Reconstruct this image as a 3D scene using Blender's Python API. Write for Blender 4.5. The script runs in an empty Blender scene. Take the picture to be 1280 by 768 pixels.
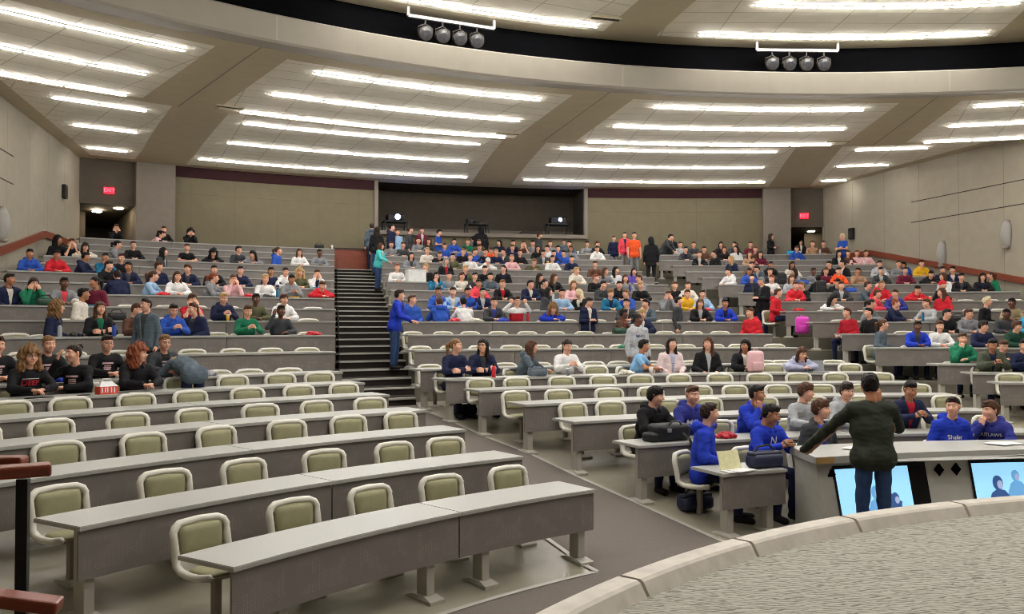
import bpy, bmesh, math, random
import numpy as np
from mathutils import Vector, Matrix, Euler
random.seed(7)
C = bpy.context.scene.collection
CX, CY = 7.006, -1.381                       # centre of every arc in the hall
XL, XR = -7.1, 21.1                          # side walls
RW = 36.57                                   # radius of the curved back wall
rad, deg = math.radians, math.degrees
RR=[10.724, 12.093, 13.45, 14.499, 15.78, 16.699, 17.697, 19.664, 21.061, 22.427, 23.852, 25.354, 26.826, 28.336, 29.663, 31.065, 32.383, 33.656, 34.903]
ZF=[-0.0, 0.161, 0.334, 0.498, 0.627, 0.757, 0.883, 1.166, 1.465, 1.764, 2.065, 2.37, 2.681, 2.996, 3.302, 3.593, 3.895, 4.188, 4.494]
PEOPLE="""C1 -10.97 hoodie royal short darkbrown sit R
C1 -6.63 hoodie royal short black phone r tan
C1 -2.48 jacket charcoal mop brown sit r i=royal
C1 7.14 hoodie royal short darkbrown sit l
C1 10.75 hoodie indigo mop brown chin L
C2 -10.56 hoodie black mop black desk r
C2 -7.81 hoodie indigo short brown desk F
C2 -3.36 jacket royal short black chin r tan i=grey
C2 0.27 sweater lightgrey mop brown desk r
C2 3.3 hoodie lightgrey mop darkbrown desk F
C2 7.8 jacket navy short black phone F tan i=crimson
C6 -14.22 sweater navy pony lightbrown fold r
C6 -12.41 jacket navy long black fold l asian i=charcoal glasses
C6 -9.74 hoodie slate long brown desk R
C6 -6.96 sweater white pony darkbrown phone F
C6 -2.16 tee skyblue short black desk R tan
C6 0.31 jacket lightpink long darkbrown sit F i=lavender
C6 2.84 jacket black long brown sit l i=lightgrey
C6 5.25 jacket black long black desk l tan
C6 8.69 hoodie lavender long brown slump F
C9 1.63 jacket brown short black desk R brown i=crimson
C9 3.19 coat navy mop blond desk F
C9 10.82 hoodie red short brown sit L
C10 -10.64 hoodie blue short brown sit r
C10 -8.68 hoodie blue short brown desk B
C10 -7.14 sweater white short black desk B
C10 -5.49 jacket charcoal short darkbrown desk F i=indigo
C10 -3.92 sweater crimson short darkbrown raise F glasses
C10 -1.81 hoodie royal curly lightbrown slump F
C10 3.37 jacket charcoal short black desk l
C10 5.2 jacket slate short black chin L
C10 8.25 jacket black long brown desk F
C10 9.91 jacket royal short black desk F tan
C11 -7.55 hoodie blue short black desk F tan
C11 -7.15 jacket lightblue short darkbrown desk F
C11 -6.48 hoodie blue short black desk F tan
C11 -5.14 jacket navy short black desk F
C11 -0.9 coat charcoal long black sit R
C11 0.06 sweater lightblue short black desk F
C11 1.7 jacket black long platinum desk L
C11 3.31 jacket teal mop lightbrown desk F
C11 4.86 jacket blue short lightbrown desk L
C11 7.1 hoodie grey short brown face F
C11 8.44 hoodie yellow short brown desk F
C11 9.45 jacket lightblue short darkbrown desk F
C12 -4.4 hoodie coral short black desk F tan
C12 -2.84 jacket black short lightbrown desk F i=crimson
C12 -1.06 coat navy short black desk r
C12 -0.01 sweater black pony black sit r
C12 1.84 sweater pink long lightbrown desk F
C12 3.76 hoodie charcoal short black desk r
C12 4.88 hoodie black short black desk F
C12 6.32 sweater black mop blond desk F
C12 8.61 sweater black short brown desk F
C12 9.41 jacket cream short brown desk F
C13 -6.2 jacket teal long black chin F
C13 -5.23 sweater grey short black desk F
C13 -4.72 sweater cream mop brown desk F
C13 -3.89 jacket charcoal short black desk F
C13 -2.76 hoodie slate short black desk F
C13 0.44 jacket charcoal long darkbrown desk r
C13 1.39 jacket black long brown desk r
C13 4.14 sweater black short auburn desk r
C13 6.16 sweater grey long brown desk F
C13 7.49 sweater grey short brown desk L
C14 -7.91 sweater white short auburn desk F
C14 -5.86 sweater black short blond sit L
C14 -3.61 jacket olive short blond desk r
C14 -2.32 sweater black short black desk F
C14 -1.02 jacket black pony black sit l
C14 3.66 hoodie cream short blond desk r
C14 5.62 sweater grey long brown desk r
C14 6.31 sweater white long black sit r
C14 7.53 hoodie purple long black desk F
C15 -4.11 jacket black long grey sit F i=crimson
C15 5.56 sweater brown short brown desk F
C16 -5.77 jacket grey long darkbrown desk F
C16 -3.14 sweater olive short black desk F
C16 -2.01 sweater white bun lightbrown desk F
C16 -0.97 hoodie white cap white slump F
C16 0.69 sweater pink short blond desk F
C16 2.05 sweater olive short lightbrown slump F
C16 3.36 sweater white short black desk F
C16 4.63 sweater navy short black desk F
C17 -4.14 sweater cream short blond desk F
C17 -3.63 sweater black short brown slump F
C17 -1.95 sweater black short lightbrown desk F
C17 -1.23 hoodie blue short brown desk r
C17 -0.5 sweater black short darkbrown desk F
C17 0.28 sweater navy short blond desk F
C17 0.8 jacket charcoal short black sit L
C17 1.74 sweater black short brown desk F
C17 3.31 jacket charcoal short black desk F
C17 4.15 sweater navy short black desk F
C17 4.47 hoodie blue short black desk l
C18 -6.03 sweater grey short brown desk F
C18 -5.29 sweater charcoal short brown desk F
C18 -2.66 hoodie blue short black desk F
C18 -1.48 hoodie blue short black slump F
C18 -0.4 hoodie grey mop brown desk F
C18 0.23 hoodie orange short brown slump F
C18 1.73 tee navy short brown desk F
C18 3.41 sweater black long darkbrown desk F
C18 4.2 hoodie white short black desk l
C18 4.56 hoodie blue short black desk F
C18 5.56 sweater grey short brown desk F tan
C18 7.3 hoodie white short black desk F
C18 13.14 jacket charcoal short black desk F
C19 -3.86 sweater grey short brown desk F
C19 -3.3 sweater charcoal curly brown desk F
C19 -1.62 hoodie blue short darkbrown desk F
C19 -0.74 hoodie green short lightbrown desk F
C19 -0.02 sweater olive short brown desk F
C19 1.33 sweater navy long black desk l
C19 2.37 sweater navy short black desk F
C19 2.79 tee brown short brown face F
C19 3.36 sweater grey short black desk F
C19 4.62 sweater grey short brown desk F
C19 5.93 jacket slate short black desk l
C19 7.14 sweater grey short black desk F
C19 7.62 sweater black short brown desk r
C19 13.19 sweater lightgrey short brown desk F
C19 14.07 sweater charcoal short brown desk F
C19 15.84 sweater black long black desk F
C19 16.76 jacket charcoal pony black desk l
C19 17.74 sweater maroon short brown desk F
L6 -36.61 sweater black curly lightbrown desk F glasses
L6 -34.1 sweater black bun darkbrown ear L
L6 -31.99 hoodie black curly auburn desk r
L7 -36.59 sweater black short brown desk F
L7 -34.53 sweater black tight lightbrown desk F
L7 -31.99 sweater black short darkbrown desk F glasses
L7 -29.3 jacket charcoal short lightbrown desk F i=black glasses
L9 -30.93 jacket navy curly lightbrown sit R
L9 -28.85 jacket black long brown fold F i=green
L9 -27.23 sweater brown short brown phone r
L9 -25.38 hoodie blue short darkbrown phone F glasses
L9 -24.04 coat navy short brown sit L
L9 -21.49 sweater green short brown phone F
L9 -19.64 sweater charcoal short black ear F brown
L10 -28.7 hoodie cream short black sit R tan
L10 -23.38 tee red mop brown face F
L10 -21.66 hoodie navy short blond phone F
L10 -19.92 sweater olive short black desk F brown
L10 -18.36 hoodie white mop brown desk F
L11 -30.83 coat navy short black sit r tan
L11 -29.94 hoodie green long darkbrown face F
L11 -28.52 jacket grey short black desk F brown i=coral
L11 -26.83 sweater maroon pony black sit L tan
L12 -24.88 coat navy short darkbrown desk B
L12 -23.62 sweater lightblue pony brown desk R
L12 -22.12 hoodie white long brown desk F
L12 -20.48 hoodie grey pony auburn desk R
L12 -19.19 sweater pink tight brown face F
L12 -17.38 sweater white short blond desk F
L12 -15.88 hoodie grey short black phone F tan
L12 -14.26 hoodie red short brown slump F
L13 -24.77 hoodie black short darkbrown desk r
L13 -23.72 jacket navy short black desk l tan
L13 -22.2 jacket navy mop brown sit r
L13 -20.71 jacket navy mop brown desk l
L13 -19.35 jacket black short darkbrown desk F
L13 -17.92 jacket navy short black desk F
L13 -15.99 sweater navy short black desk F tan
L13 -15.45 hoodie white short darkbrown desk F
L13 -14.71 sweater olive curly blond desk F
L13 -13.59 jacket white short brown face F
L14 -27.66 hoodie blue short black desk F tan
L14 -26.44 hoodie red short black desk F tan
L14 -25.37 hoodie navy short black desk R tan
L14 -24.11 jacket teal short black chin F tan
L14 -23.45 sweater black short brown desk F
L15 -20.73 jacket charcoal long black sit R
L16 -26.01 hoodie black hood black sit r tan
L16 -25.39 tee black short brown face F
L16 -24.16 sweater cream long darkbrown slump F
L16 -22.65 hoodie grey pony black desk R
L16 -21.62 sweater black tight brown desk F
L16 -18.85 tee black short brown desk F
L16 -17.53 sweater black curly black slump F
L16 -16.08 sweater charcoal short black desk r
L16 -15.27 sweater grey long black slump l
L16 -13.87 hoodie blue pony brown sit R
L16 -12.57 sweater white long brown desk F
L16 -11.39 sweater grey short black desk F brown
L19 -21.18 sweater black short brown face F
L19 -19.39 sweater pink pony black slump R
L19 -18.73 sweater black short brown desk F
L19 -17.33 sweater black curly black face F
R6 21.4 coat camo short black phone F tan
R6 23.34 sweater navy short black phone F
R7 20.77 hoodie green short brown chin F
R7 23.01 sweater charcoal short brown slump F
R8 17.8 sweater slate pony brown sit R
R8 20.03 jacket royal short black desk F brown
R8 21.42 sweater white short brown desk F
R8 23.99 jacket navy mop darkbrown desk r
R8 25.98 hoodie darkgreen mop brown desk r
R9 17.15 sweater crimson short brown sit L
R9 18.52 sweater black short black sit L
R9 22.99 hoodie black short black desk r
R9 24.29 hoodie grey short brown desk r
R9 26.65 jacket charcoal short black desk l brown
R9 27.85 hoodie cyan short brown desk F
R10 19.12 hoodie grey pony darkbrown desk R
R10 20.62 jacket navy bun auburn desk R
R10 23.38 sweater lightgrey short brown desk L
R10 26.38 sweater black short platinum sit R
R10 27.95 sweater khaki short black desk l brown
R11 14.35 hoodie red short brown sit R
R11 17.71 sweater white long black slump r
R11 20.44 hoodie coral short brown desk R
R11 21.93 hoodie indigo short brown desk l
R11 24.98 hoodie red long brown sit L
R12 16.69 hoodie red short brown desk F
R12 17.2 sweater black short lightbrown desk L
R12 19.44 jacket charcoal short brown desk F
R12 20.79 jacket slate short brown desk R
R12 21.98 hoodie red short lightbrown ear F
R12 23.99 hoodie red short black slump F
R12 25.33 sweater black cap red desk R
R13 15.85 sweater white short auburn desk l
R13 17.09 sweater lightgrey long brown desk F
R13 18.98 hoodie black short black desk B
R13 19.88 jacket black short black slump F
R13 26.89 sweater white long brown sit L
R13 27.31 jacket black short black desk F
R13 28.74 jacket black long black desk F
R13 30.51 jacket green pony brown sit L
R14 14.17 hoodie white short black desk L
R14 15.11 hoodie blue short black desk F tan
R14 16.45 jacket charcoal short black desk F
R14 18.4 jacket grey long darkbrown desk L
R14 19.26 sweater grey short black desk F brown
R14 20.17 sweater maroon short brown desk F
R14 20.62 hoodie orange short black desk F
R14 22.06 sweater tan short black chin l tan
R14 23.43 jacket charcoal short black desk F
R14 24.89 sweater maroon short darkbrown desk F
R14 26.32 hoodie black short black slump F
R14 27.35 jacket navy short darkbrown desk F
R14 29.29 jacket navy short black desk l
R15 15.86 sweater brown short darkbrown desk F
R15 17.1 hoodie black short black desk F tan
R15 18.48 sweater cream long darkbrown desk F tan
R15 20.85 hoodie black short black desk l
R15 21.85 jacket black short black sit L
R15 23.91 hoodie lightgrey short black desk F
R15 25.07 sweater grey short brown desk F
R15 26.5 hoodie blue short black face L tan
R15 27.9 hoodie yellow short black desk F
R16 15.31 jacket navy long blond sit L
R17 13.57 jacket black short brown desk F
R17 14.72 sweater black pony black sit L
R17 16.84 sweater tan long brown desk F
R17 17.51 sweater maroon long darkbrown desk F
R17 23.86 jacket black long black desk F
R17 24.3 sweater brown short brown desk F
R17 24.64 sweater pink short auburn desk F
R17 25.84 sweater pink bun brown desk F
R18 14.34 hoodie brown short darkbrown desk F
R18 15.64 sweater black long brown desk F
R18 16.46 sweater white long black sit l
R18 17.64 sweater brown short auburn desk F
R18 20.28 hoodie blue short brown desk F
R19 21.68 sweater tan short brown desk F
R19 22.47 sweater brown pony brown desk F"""
STANDING="""-6.94 35.2 4.49 hoodie slate short darkbrown stand B 1.0 navy
-7.18 33.6 4.18 jacket black long darkbrown stand B 1.0 jeans
-8.15 31.0 3.55 jacket turquoise long brown reach R .92 jeans
-13.65 21.0 1.46 jacket royal short darkbrown reach R 1.0 jeans
-5.44 36.0 4.49 hoodie navy short black stand R 1.05 navy
-5.04 36.1 4.49 sweater lightblue short brown stand F .95 navy
-4.29 36.0 4.49 sweater charcoal short brown stand R 1.0 navy
-3.53 36.0 4.49 jacket maroon short black stand F 1.0 black
-2.55 35.9 4.49 tee blue short black phone2 R .97 black
0.22 35.9 4.49 coat black hood black stand B 1.05 black
-0.23 36.1 4.49 sweater grey short black stand B .85 black
4.02 35.9 4.49 sweater charcoal mop brown stand R .95 black
5.65 35.9 4.49 sweater slate short black stand F .8 black
8.97 36.0 4.49 sweater navy short brown stand F .9 grey
9.49 35.4 4.49 jacket coral short darkbrown stand F .95 grey
9.85 34.6 4.2 tee orange short darkbrown stand F 1.07 grey
10.5 33.3 3.9 coat black hood black stand B 1.05 black
11.99 35.5 4.49 sweater charcoal short black lean R 1.0 black
12.78 36.0 4.49 jacket black short brown stand F .92 black
19.18 36.0 4.49 sweater black long darkbrown fold2 R .95 cream
21.13 36.2 4.49 coat black long black stand F .8 black
22.8 33.3 4.19 tee blue short platinum fold2 L .95 royal
0.18 22.4 1.47 jacket navy short black phone2 r .93 navy
6.39 22.6 1.47 sweater charcoal short black stand R .95 slate
-0.4 18.6 .88 hoodie lightgrey bun black stand r 1.0 grey
-27.77 20.55 1.17 jacket slate short darkbrown stand L .97 black
16.2 29.3 2.95 jacket slate short darkbrown lean L .9 navy
14.25 27.0 2.4 jacket navy short black stand F .9 black
13.89 25.2 2.05 coat black short grey phone2 L 1.0 navy"""
EMPTY="""L1 -41.19 -36.74 -32.43 -28.33 -23.92
L2 -43.01 -38.71 -34.89 -30.79 -26.68 -23.62
L3 -40.1 -36.46 -32.96 -29.49 -26.05 -22.87
L4 -41.08 -38.32 -35.13 -31.95 -28.78 -25.55 -22.59
L5 -38.3 -35.85 -32.93 -30.27 -27.49 -24.64 -22.08
L6 -26.73 -24.28 -22.09 -29.4
L7 -26.26 -24.45 -22.35
L8 -33.17 -31.07 -28.96 -25.36 -23.18 -21.14 -19.16
L9 -32.32 -22.84 -17.71
L10 -16.68 -24.59
L11 -25.19 -23.4 -21.79 -20.04 -18.64 -17.02 -15.41
C2 -4.81 10.68 14.05
C3 -11.67 -9.19 -5.22 -2.28 1.61 4.98 8.19 14.16
C4 -13.4 -10.51 -7.17 -4.18 -0.83 1.74 4.69 7.55 10.17 14.06
C5 -13.79 -11.32 -8.38 -5.61 -3.03 -0.26 2.45 5.2 7.89 10.49 13.31
C6 -4.52 7.63 12.84
C7 -13.93 -11.53 -9.19 -6.87 -3.27 -1.47 0.92 3.38 8.27 9.51 12.93
C8 -12.34 -10.41 -8.62 -6.58 -4.63 -2.76 -0.99 0.79 3.12 5.17 7.12 8.78 11.08
C9 -11.45 -9.54 -7.8 -5.98 -4.14 -2.29 -0.37 5.12 6.9 8.72
C10 -0.35 1.62 6.23
R5 21.57
R9 22.0 20.67
R10 17.66 22.17
R11 26.68 28.39
R12 24.21 27.15 28.58 29.94"""
PROPS="""L6 -33.89 giftbox red|small red and white cardboard carry box with a handle
L6 -37.12 tablet black|black phone lying before the curly-haired woman
L6 -36.54 tablet black|black phone lying right of the curly-haired woman's hands
L6 -34.97 tablet black|dark phone in front of the laughing woman
L6 -33.25 tablet black|black tablet in front of the frizzy-haired person
L7 -34.53 cloth royal|crumpled blue bag on the desk behind the curly-haired woman
L7 -27.74 cloth stripe|black and white striped scarf draped over the desk
L7 -28.94 cloth purple|purple patterned jacket bundled beside the woman in a charcoal cardigan
L9 -31.16 bottle silver|silver tumbler in front of the woman with curly hair
L9 -28.7 bottle blue|tall blue bottle beside the woman with the green scarf
L9 -30.35 cloth black|black jacket lying on the desk between two women
L9 -26.48 book yellow|yellow folder beside the standing man in grey green
L9 -18.21 cloth red|red cloth heap near the stairs end of the desk
L9 -18.95 paper white|white papers beside the red cloth heap
L10 -27.39 bag black|black bag on the desk above the seated woman with green scarf
L10 -21.82 cup yellow|yellow cup held up by the fair-haired person
L11 -29.62 bag darkgreen|dark green bag standing in front of the girl in green
L11 -27.48 book teal|teal notebook in front of the girl in maroon
L11 -29.19 paper white|white papers beside the dark green bag
L12 -23.1 cloth red|red pencil bag beside the girl in light blue
L12 -18.48 cloth red|red cloth heap between the pink and white tops
L12 -17.45 cloth charcoal|dark bag in front of the fair-haired person in white
L12 -17.0 bottle teal|teal bottle to the right of the fair-haired person in white
L12 -16.05 book yellow|yellow book held by the person in grey hoodie
L13 -13.81 book teal|teal notebook in front of the person in white at the row end
L19 -10.15 bag black|black bags piled on the topmost desk near its right end
L19 -9.39 cup white|white cup on the end of the topmost desk
C6 -12.55 bottle red|red bottle standing before the woman in navy
C6 -11.81 paper white|white paper beside the red bottle
C6 -14.0 paper white|white paper before the girl with the fair ponytail
C6 -10.55 paper white|white paper before the grey blue bag
C6 -9.59 bag slate|grey blue lunch bag before the woman in slate hoodie
C6 -7.6 cup grey|grey cup held by the girl in white
C6 -5.38 paper white|white papers left of the man in light blue
C6 -1.92 cup cream|pale cup right of the man in light blue
C6 -3.52 cloth cream|cream cloth beside the man in light blue
C6 5.4 backpack pink|pink backpack standing on the desk
C6 9.65 laptop grey|grey open laptop beside the writing girl in lavender
C6 2.76 paper white|white paper before the girl with long brown hair
C2 -6.64 cloth crimson|crumpled dark red cloth between two boys in blue
C2 -10.53 backpack black|large black backpack lying on the desk with hanging strap
C1 -11.45 folder cream|open pale yellow folder with papers at the desk edge
C1 -8.8 bag inkblue|dark blue and black pouch bag next to the podium
C8 0.21 cloth green|green cloth before the boy in brown jacket
C9 1.89 paper white|white papers before the boy in navy
C9 1.3 bag darkgreen|dark green bag before the boy in brown
C10 -8.36 cloth coral|coral red cloth beside the boy in white
C10 -7.02 cloth cream|cream striped cloth beside the boy in charcoal
C10 -5.26 cloth royal|royal blue cloth beside the boy in the red and white top
C10 -3.68 bottle crimson|dark red bottle beside the boy in red and white
C11 9.43 cloth red|red jacket lying on the desk near the row end
C11 7.57 bottle purple|purple bottle before the standing boy
C14 -6.91 box white|big white box at the stairs end of the desk
C12 0.16 bottle clear|clear bottle beside the woman in black
C13 6.16 bottle indigo|indigo bottle beside the person in grey
C17 3.39 cup yellow|yellow cup near the boy in navy
C14 -4.73 cloth darkgreen|dark green coat heaped beside the woman with grey hair
C19 6.3 cup white|white cup near the end of the topmost desk
R19 20.18 bag cyan|bright blue bag by the doorway on the topmost desk
R19 20.73 cup white|white cup beside the bright blue bag
R19 21.98 bottle clear|clear bottle on the topmost right desk
R14 18.37 bag blue|blue bag beside the girl in grey
R14 17.04 backpack black|black backpack standing on the desk near the man in charcoal
R13 20.59 bag blue|blue and grey bag beside the boy in black
R13 18.77 backpack black|black backpack on the desk behind the white top
R12 15.78 cloth red|bright red cloth on the desk near the row end
R12 14.48 cloth red|red jacket at the aisle end of the desk
R11 15.49 cloth red|red hoodie folded on the desk before the boy in red
R11 20.68 paper white|white papers beside the person in coral
R11 22.41 paper white|white papers right of the person in indigo
R10 22.25 bottle teal|teal bottle on the desk beside the child in light grey
R10 21.91 paper white|white papers left of the teal bottle
R10 24.43 bag black|black bag lying behind the boy in grey hoodie
R10 15.07 backpack magenta|bright pink backpack hanging at the desk end
R12 24.63 cup orange|orange cup before the person in red cap
R15 24.1 cup white|white cup beside the person in maroon
R8 21.31 paper white|white papers before the person in white
R17 23.84 cup white|white cup before the person in black
R16 21.87 paper white|white papers spread before the person in black hoodie
R12 28.06 cup white|white cup on the desk under the long-haired person"""
TUBE=92; EXPO=0.27
BEND=-29.34; BAGS=[(-10.87, 11.723959133114425), (-13.92, 17.199151212930044), (-12.91, 12.892631550680434), (-2.42, 10.75), (8.16, 10.8), (-9.28, 27.5)]
LRA={1:-22.17,2:-21.64,3:-21.28,4:-21.2,5:-20.9,6:-20.8,7:-20.6,8:-18.55,9:-17.1,10:-15.86,11:-14.73,12:-13.74,13:-12.85,14:-12.02,15:-11.37,16:-10.75,17:-10.22,18:-9.71,19:-9.28}
CLA={1:-12.71,2:-13.63,3:-14.14,4:-14.9,5:-15.3,6:-15.82,7:-15.9,8:-13.79,9:-12.74,10:-11.79}
CRA={1:14.,2:15.2,3:15.19,4:15.13,5:14.6,6:13.9,7:13.2,8:11.88,9:11.38,10:10.92,11:10.5,12:10.1,13:9.75,14:9.45,15:9.25,16:9.04,17:8.85,18:8.75,19:8.39}
RLA={5:19.8,6:19.39,7:18.48,8:16.74,9:15.92,10:15.18,11:14.48,12:13.85,13:13.28,14:12.78,15:12.32,16:11.92,17:11.58,18:11.17,19:10.9}
for k in range(11,20):
    y=CY+RR[k-1]; CLA[k]=round(deg(math.asin((1.67+.037*y-CX)/RR[k-1])),2)
SP=[RR[i+1]-RR[i] for i in range(18)]+[1.3]
def off(k): return min(.86,SP[k-1]-.2)
def pol(r,t): return CX+r*math.sin(rad(t)), CY+r*math.cos(rad(t))
def lerpf(d):
    ks=sorted(d); xs=[RR[k-1] for k in ks]; ys=[d[k] for k in ks]
    return lambda r: float(np.interp(r,xs,ys))
LRf,CLf,CRf,RLf=map(lerpf,(LRA,CLA,CRA,RLA))
def floorz(r): return float(np.interp(r,[0,RR[0]]+RR[1:7]+[19.5],[0,0]+ZF[1:7]+[ZF[6]]))
def hit(dirdeg,r):
    d=(math.sin(rad(dirdeg)),math.cos(rad(dirdeg))); b=-2*(d[0]*CX+d[1]*CY); c=CX*CX+CY*CY-r*r
    t=(-b+math.sqrt(b*b-4*c))/2; return deg(math.atan2(d[0]*t-CX,d[1]*t-CY))
def leftlim(k):
    r=RR[k-1]
    if k==1: return -43.7
    if k==2: return -45.0
    a=hit(-18.2,r); w=-90 if r<14 else deg(math.asin((XL+.4-CX)/r)); return max(a,w,-62)
def rightlim(k):
    r=RR[k-1]; a=hit(45.3,r); w=90 if r<14.1 else deg(math.asin((XR-.45-CX)/r)); return min(a,w)
# ------------------------------------------------------------------ materials
def lin(c): return tuple((x/255/12.92 if x/255<=.04045 else ((x/255+.055)/1.055)**2.4) for x in c)
def newmat(name):
    m=bpy.data.materials.new(name); m.use_nodes=True; nt=m.node_tree; return m,nt,nt.nodes,nt.links,nt.nodes['Principled BSDF']
def mat(name,col,rough=.6,var=.06,scale=8,spec=.3,bump=0,metal=0,coord='Object',stretch=(1,1,1)):
    m,nt,N,L,b=newmat(name); c=lin(col)
    tc=N.new('ShaderNodeTexCoord'); mp=N.new('ShaderNodeMapping'); mp.inputs['Scale'].default_value=stretch
    L.new(tc.outputs[coord],mp.inputs[0]); n=N.new('ShaderNodeTexNoise'); n.inputs['Scale'].default_value=scale; n.inputs['Detail'].default_value=5
    L.new(mp.outputs[0],n.inputs['Vector']); r=N.new('ShaderNodeValToRGB'); L.new(n.outputs[0],r.inputs[0])
    r.color_ramp.elements[0].position=.3; r.color_ramp.elements[1].position=.7
    r.color_ramp.elements[0].color=[x*(1-var) for x in c]+[1]; r.color_ramp.elements[1].color=[min(1,x*(1+var)) for x in c]+[1]
    L.new(r.outputs[0],b.inputs['Base Color']); b.inputs['Roughness'].default_value=rough; b.inputs['Specular IOR Level'].default_value=spec; b.inputs['Metallic'].default_value=metal
    if bump:
        bp=N.new('ShaderNodeBump'); bp.inputs['Strength'].default_value=bump; bp.inputs['Distance'].default_value=.01; L.new(n.outputs[0],bp.inputs['Height']); L.new(bp.outputs[0],b.inputs['Normal'])
    return m
def emis(name,col,s):
    m,nt,N,L,b=newmat(name); b.inputs['Base Color'].default_value=(*lin(col),1); b.inputs['Emission Color'].default_value=(*lin(col),1); b.inputs['Emission Strength'].default_value=s; b.inputs['Roughness'].default_value=.5; return m
def objmat(name,rough=.85,var=.12,scale=14,mul=(1,1,1),bump=.25,spec=.2):
    m,nt,N,L,b=newmat(name); oi=N.new('ShaderNodeObjectInfo'); tc=N.new('ShaderNodeTexCoord'); n=N.new('ShaderNodeTexNoise'); n.inputs['Scale'].default_value=scale; n.inputs['Detail'].default_value=4
    L.new(tc.outputs['Object'],n.inputs['Vector']); mr=N.new('ShaderNodeMapRange'); mr.inputs[1].default_value=.3; mr.inputs[2].default_value=.7; mr.inputs[3].default_value=1-var; mr.inputs[4].default_value=1+var
    L.new(n.outputs[0],mr.inputs[0]); v=N.new('ShaderNodeVectorMath'); v.operation='SCALE'; L.new(oi.outputs['Color'],v.inputs[0]); L.new(mr.outputs[0],v.inputs['Scale'])
    v2=N.new('ShaderNodeVectorMath'); v2.operation='MULTIPLY'; v2.inputs[1].default_value=mul; L.new(v.outputs[0],v2.inputs[0]); L.new(v2.outputs[0],b.inputs['Base Color'])
    b.inputs['Roughness'].default_value=rough; b.inputs['Specular IOR Level'].default_value=spec
    if bump:
        bp=N.new('ShaderNodeBump'); bp.inputs['Strength'].default_value=bump; bp.inputs['Distance'].default_value=.01; L.new(n.outputs[0],bp.inputs['Height']); L.new(bp.outputs[0],b.inputs['Normal'])
    return m
def M2(N,L,op,a,b=None,c=None):
    n=N.new('ShaderNodeMath'); n.operation=op
    for i,x in enumerate((a,b,c)):
        if x is None: continue
        if isinstance(x,(int,float)): n.inputs[i].default_value=x
        else: L.new(x,n.inputs[i])
    return n.outputs[0]
def gridmat(name,col,line,su,sv,w,rough=.9,coord='UV',var=.03,nscale=3):
    m,nt,N,L,b=newmat(name); tc=N.new('ShaderNodeTexCoord'); s=N.new('ShaderNodeSeparateXYZ'); L.new(tc.outputs[coord],s.inputs[0])
    def ln(o,sz,w):
        f=M2(N,L,'FRACT',M2(N,L,'DIVIDE',o,sz)); d=M2(N,L,'MINIMUM',f,M2(N,L,'SUBTRACT',1.0,f)); return M2(N,L,'LESS_THAN',d,w/sz/2)
    k=M2(N,L,'MAXIMUM',ln(s.outputs[0],su,w),ln(s.outputs[1],sv,w))
    n=N.new('ShaderNodeTexNoise'); n.inputs['Scale'].default_value=nscale; L.new(tc.outputs[coord],n.inputs['Vector'])
    c=lin(col); r=N.new('ShaderNodeValToRGB'); L.new(n.outputs[0],r.inputs[0]); r.color_ramp.elements[0].position=.35; r.color_ramp.elements[1].position=.65
    r.color_ramp.elements[0].color=[x*(1-var) for x in c]+[1]; r.color_ramp.elements[1].color=[x*(1+var) for x in c]+[1]
    mx=N.new('ShaderNodeMix'); mx.data_type='RGBA'; L.new(k,mx.inputs[0]); L.new(r.outputs[0],mx.inputs[6]); mx.inputs[7].default_value=(*lin(line),1)
    L.new(mx.outputs[2],b.inputs['Base Color']); b.inputs['Roughness'].default_value=rough; b.inputs['Specular IOR Level'].default_value=.2; return m
M={}
M['desktop']=mat('grey_laminate',(166,165,159),.38,.03,30,.4)
M['edge']=mat('desk_edge',(150,143,132),.5,.04,20)
M['legs']=mat('painted_steel_leg',(168,164,153),.45,.05,10,.4)
M['shell']=mat('cream_plastic',(218,214,202),.35,.03,6,.45)
M['cushion']=mat('olive_vinyl',(150,146,114),.6,.06,12,.3,.1)
M['black']=mat('black_metal',(24,23,23),.5,.1,10)
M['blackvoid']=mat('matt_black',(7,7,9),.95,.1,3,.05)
M['dark']=mat('dark_grey_paint',(58,54,50),.8,.08,4)
M['floor']=mat('sealed_concrete',(142,136,119),.30,.30,.8,.35,.03)
M['tier']=mat('tier_concrete',(104,100,88),.7,.14,1.6,.2,.05)
M['carpet']=mat('aisle_carpet',(108,101,96),.98,.10,90,.05,.4)
M['step']=mat('dark_stair_carpet',(46,41,38),.95,.18,40,.1)
M['nosing']=mat('pale_stair_nosing',(172,168,160),.5,.05,10)
M['wall']=gridmat('painted_wall',(158,150,134),(134,127,112),1.9,50,.025,.85)
M['wallback']=gridmat('fabric_wall_panel',(112,104,84),(100,93,76),1.55,3.57,.014,.95)
M['pillar']=mat('pillar_plaster',(128,119,108),.85,.05,5)
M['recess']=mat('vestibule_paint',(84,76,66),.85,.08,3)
M['maroon']=mat('maroon_band',(50,22,26),.85,.08,5)
M['wood']=mat('red_brown_wood',(122,58,38),.4,.18,3,.4,0,0,'Object',(1,1,14))
M['tile']=gridmat('ceiling_tile',(240,234,218),(205,197,180),1.22,.61,.03)
M['beam']=mat('tan_ceiling_beam',(196,184,158),.9,.04,3)
M['fascia']=mat('beige_fascia',(138,131,119),.85,.03,3)
M['soffit']=mat('grey_soffit',(150,142,131),.85,.03,3)
M['curb']=mat('stone_curb',(192,185,174),.7,.12,7,.25,.2)
M['tube']=emis('fluorescent_tube',(255,252,247),TUBE)
M['housing']=mat('white_fixture_housing',(205,200,188),.5,.02)
M['white']=mat('white_paint',(158,155,150),.5,.02)
M['glass']=mat('lamp_glass',(62,62,65),.15,.2,20,.6)
M['exitred']=emis('exit_red',(235,20,45),2.2)
M['exittext']=emis('exit_letters',(255,80,95),2.6)
M['lens']=emis('projector_lens',(150,170,255),60)
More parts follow.
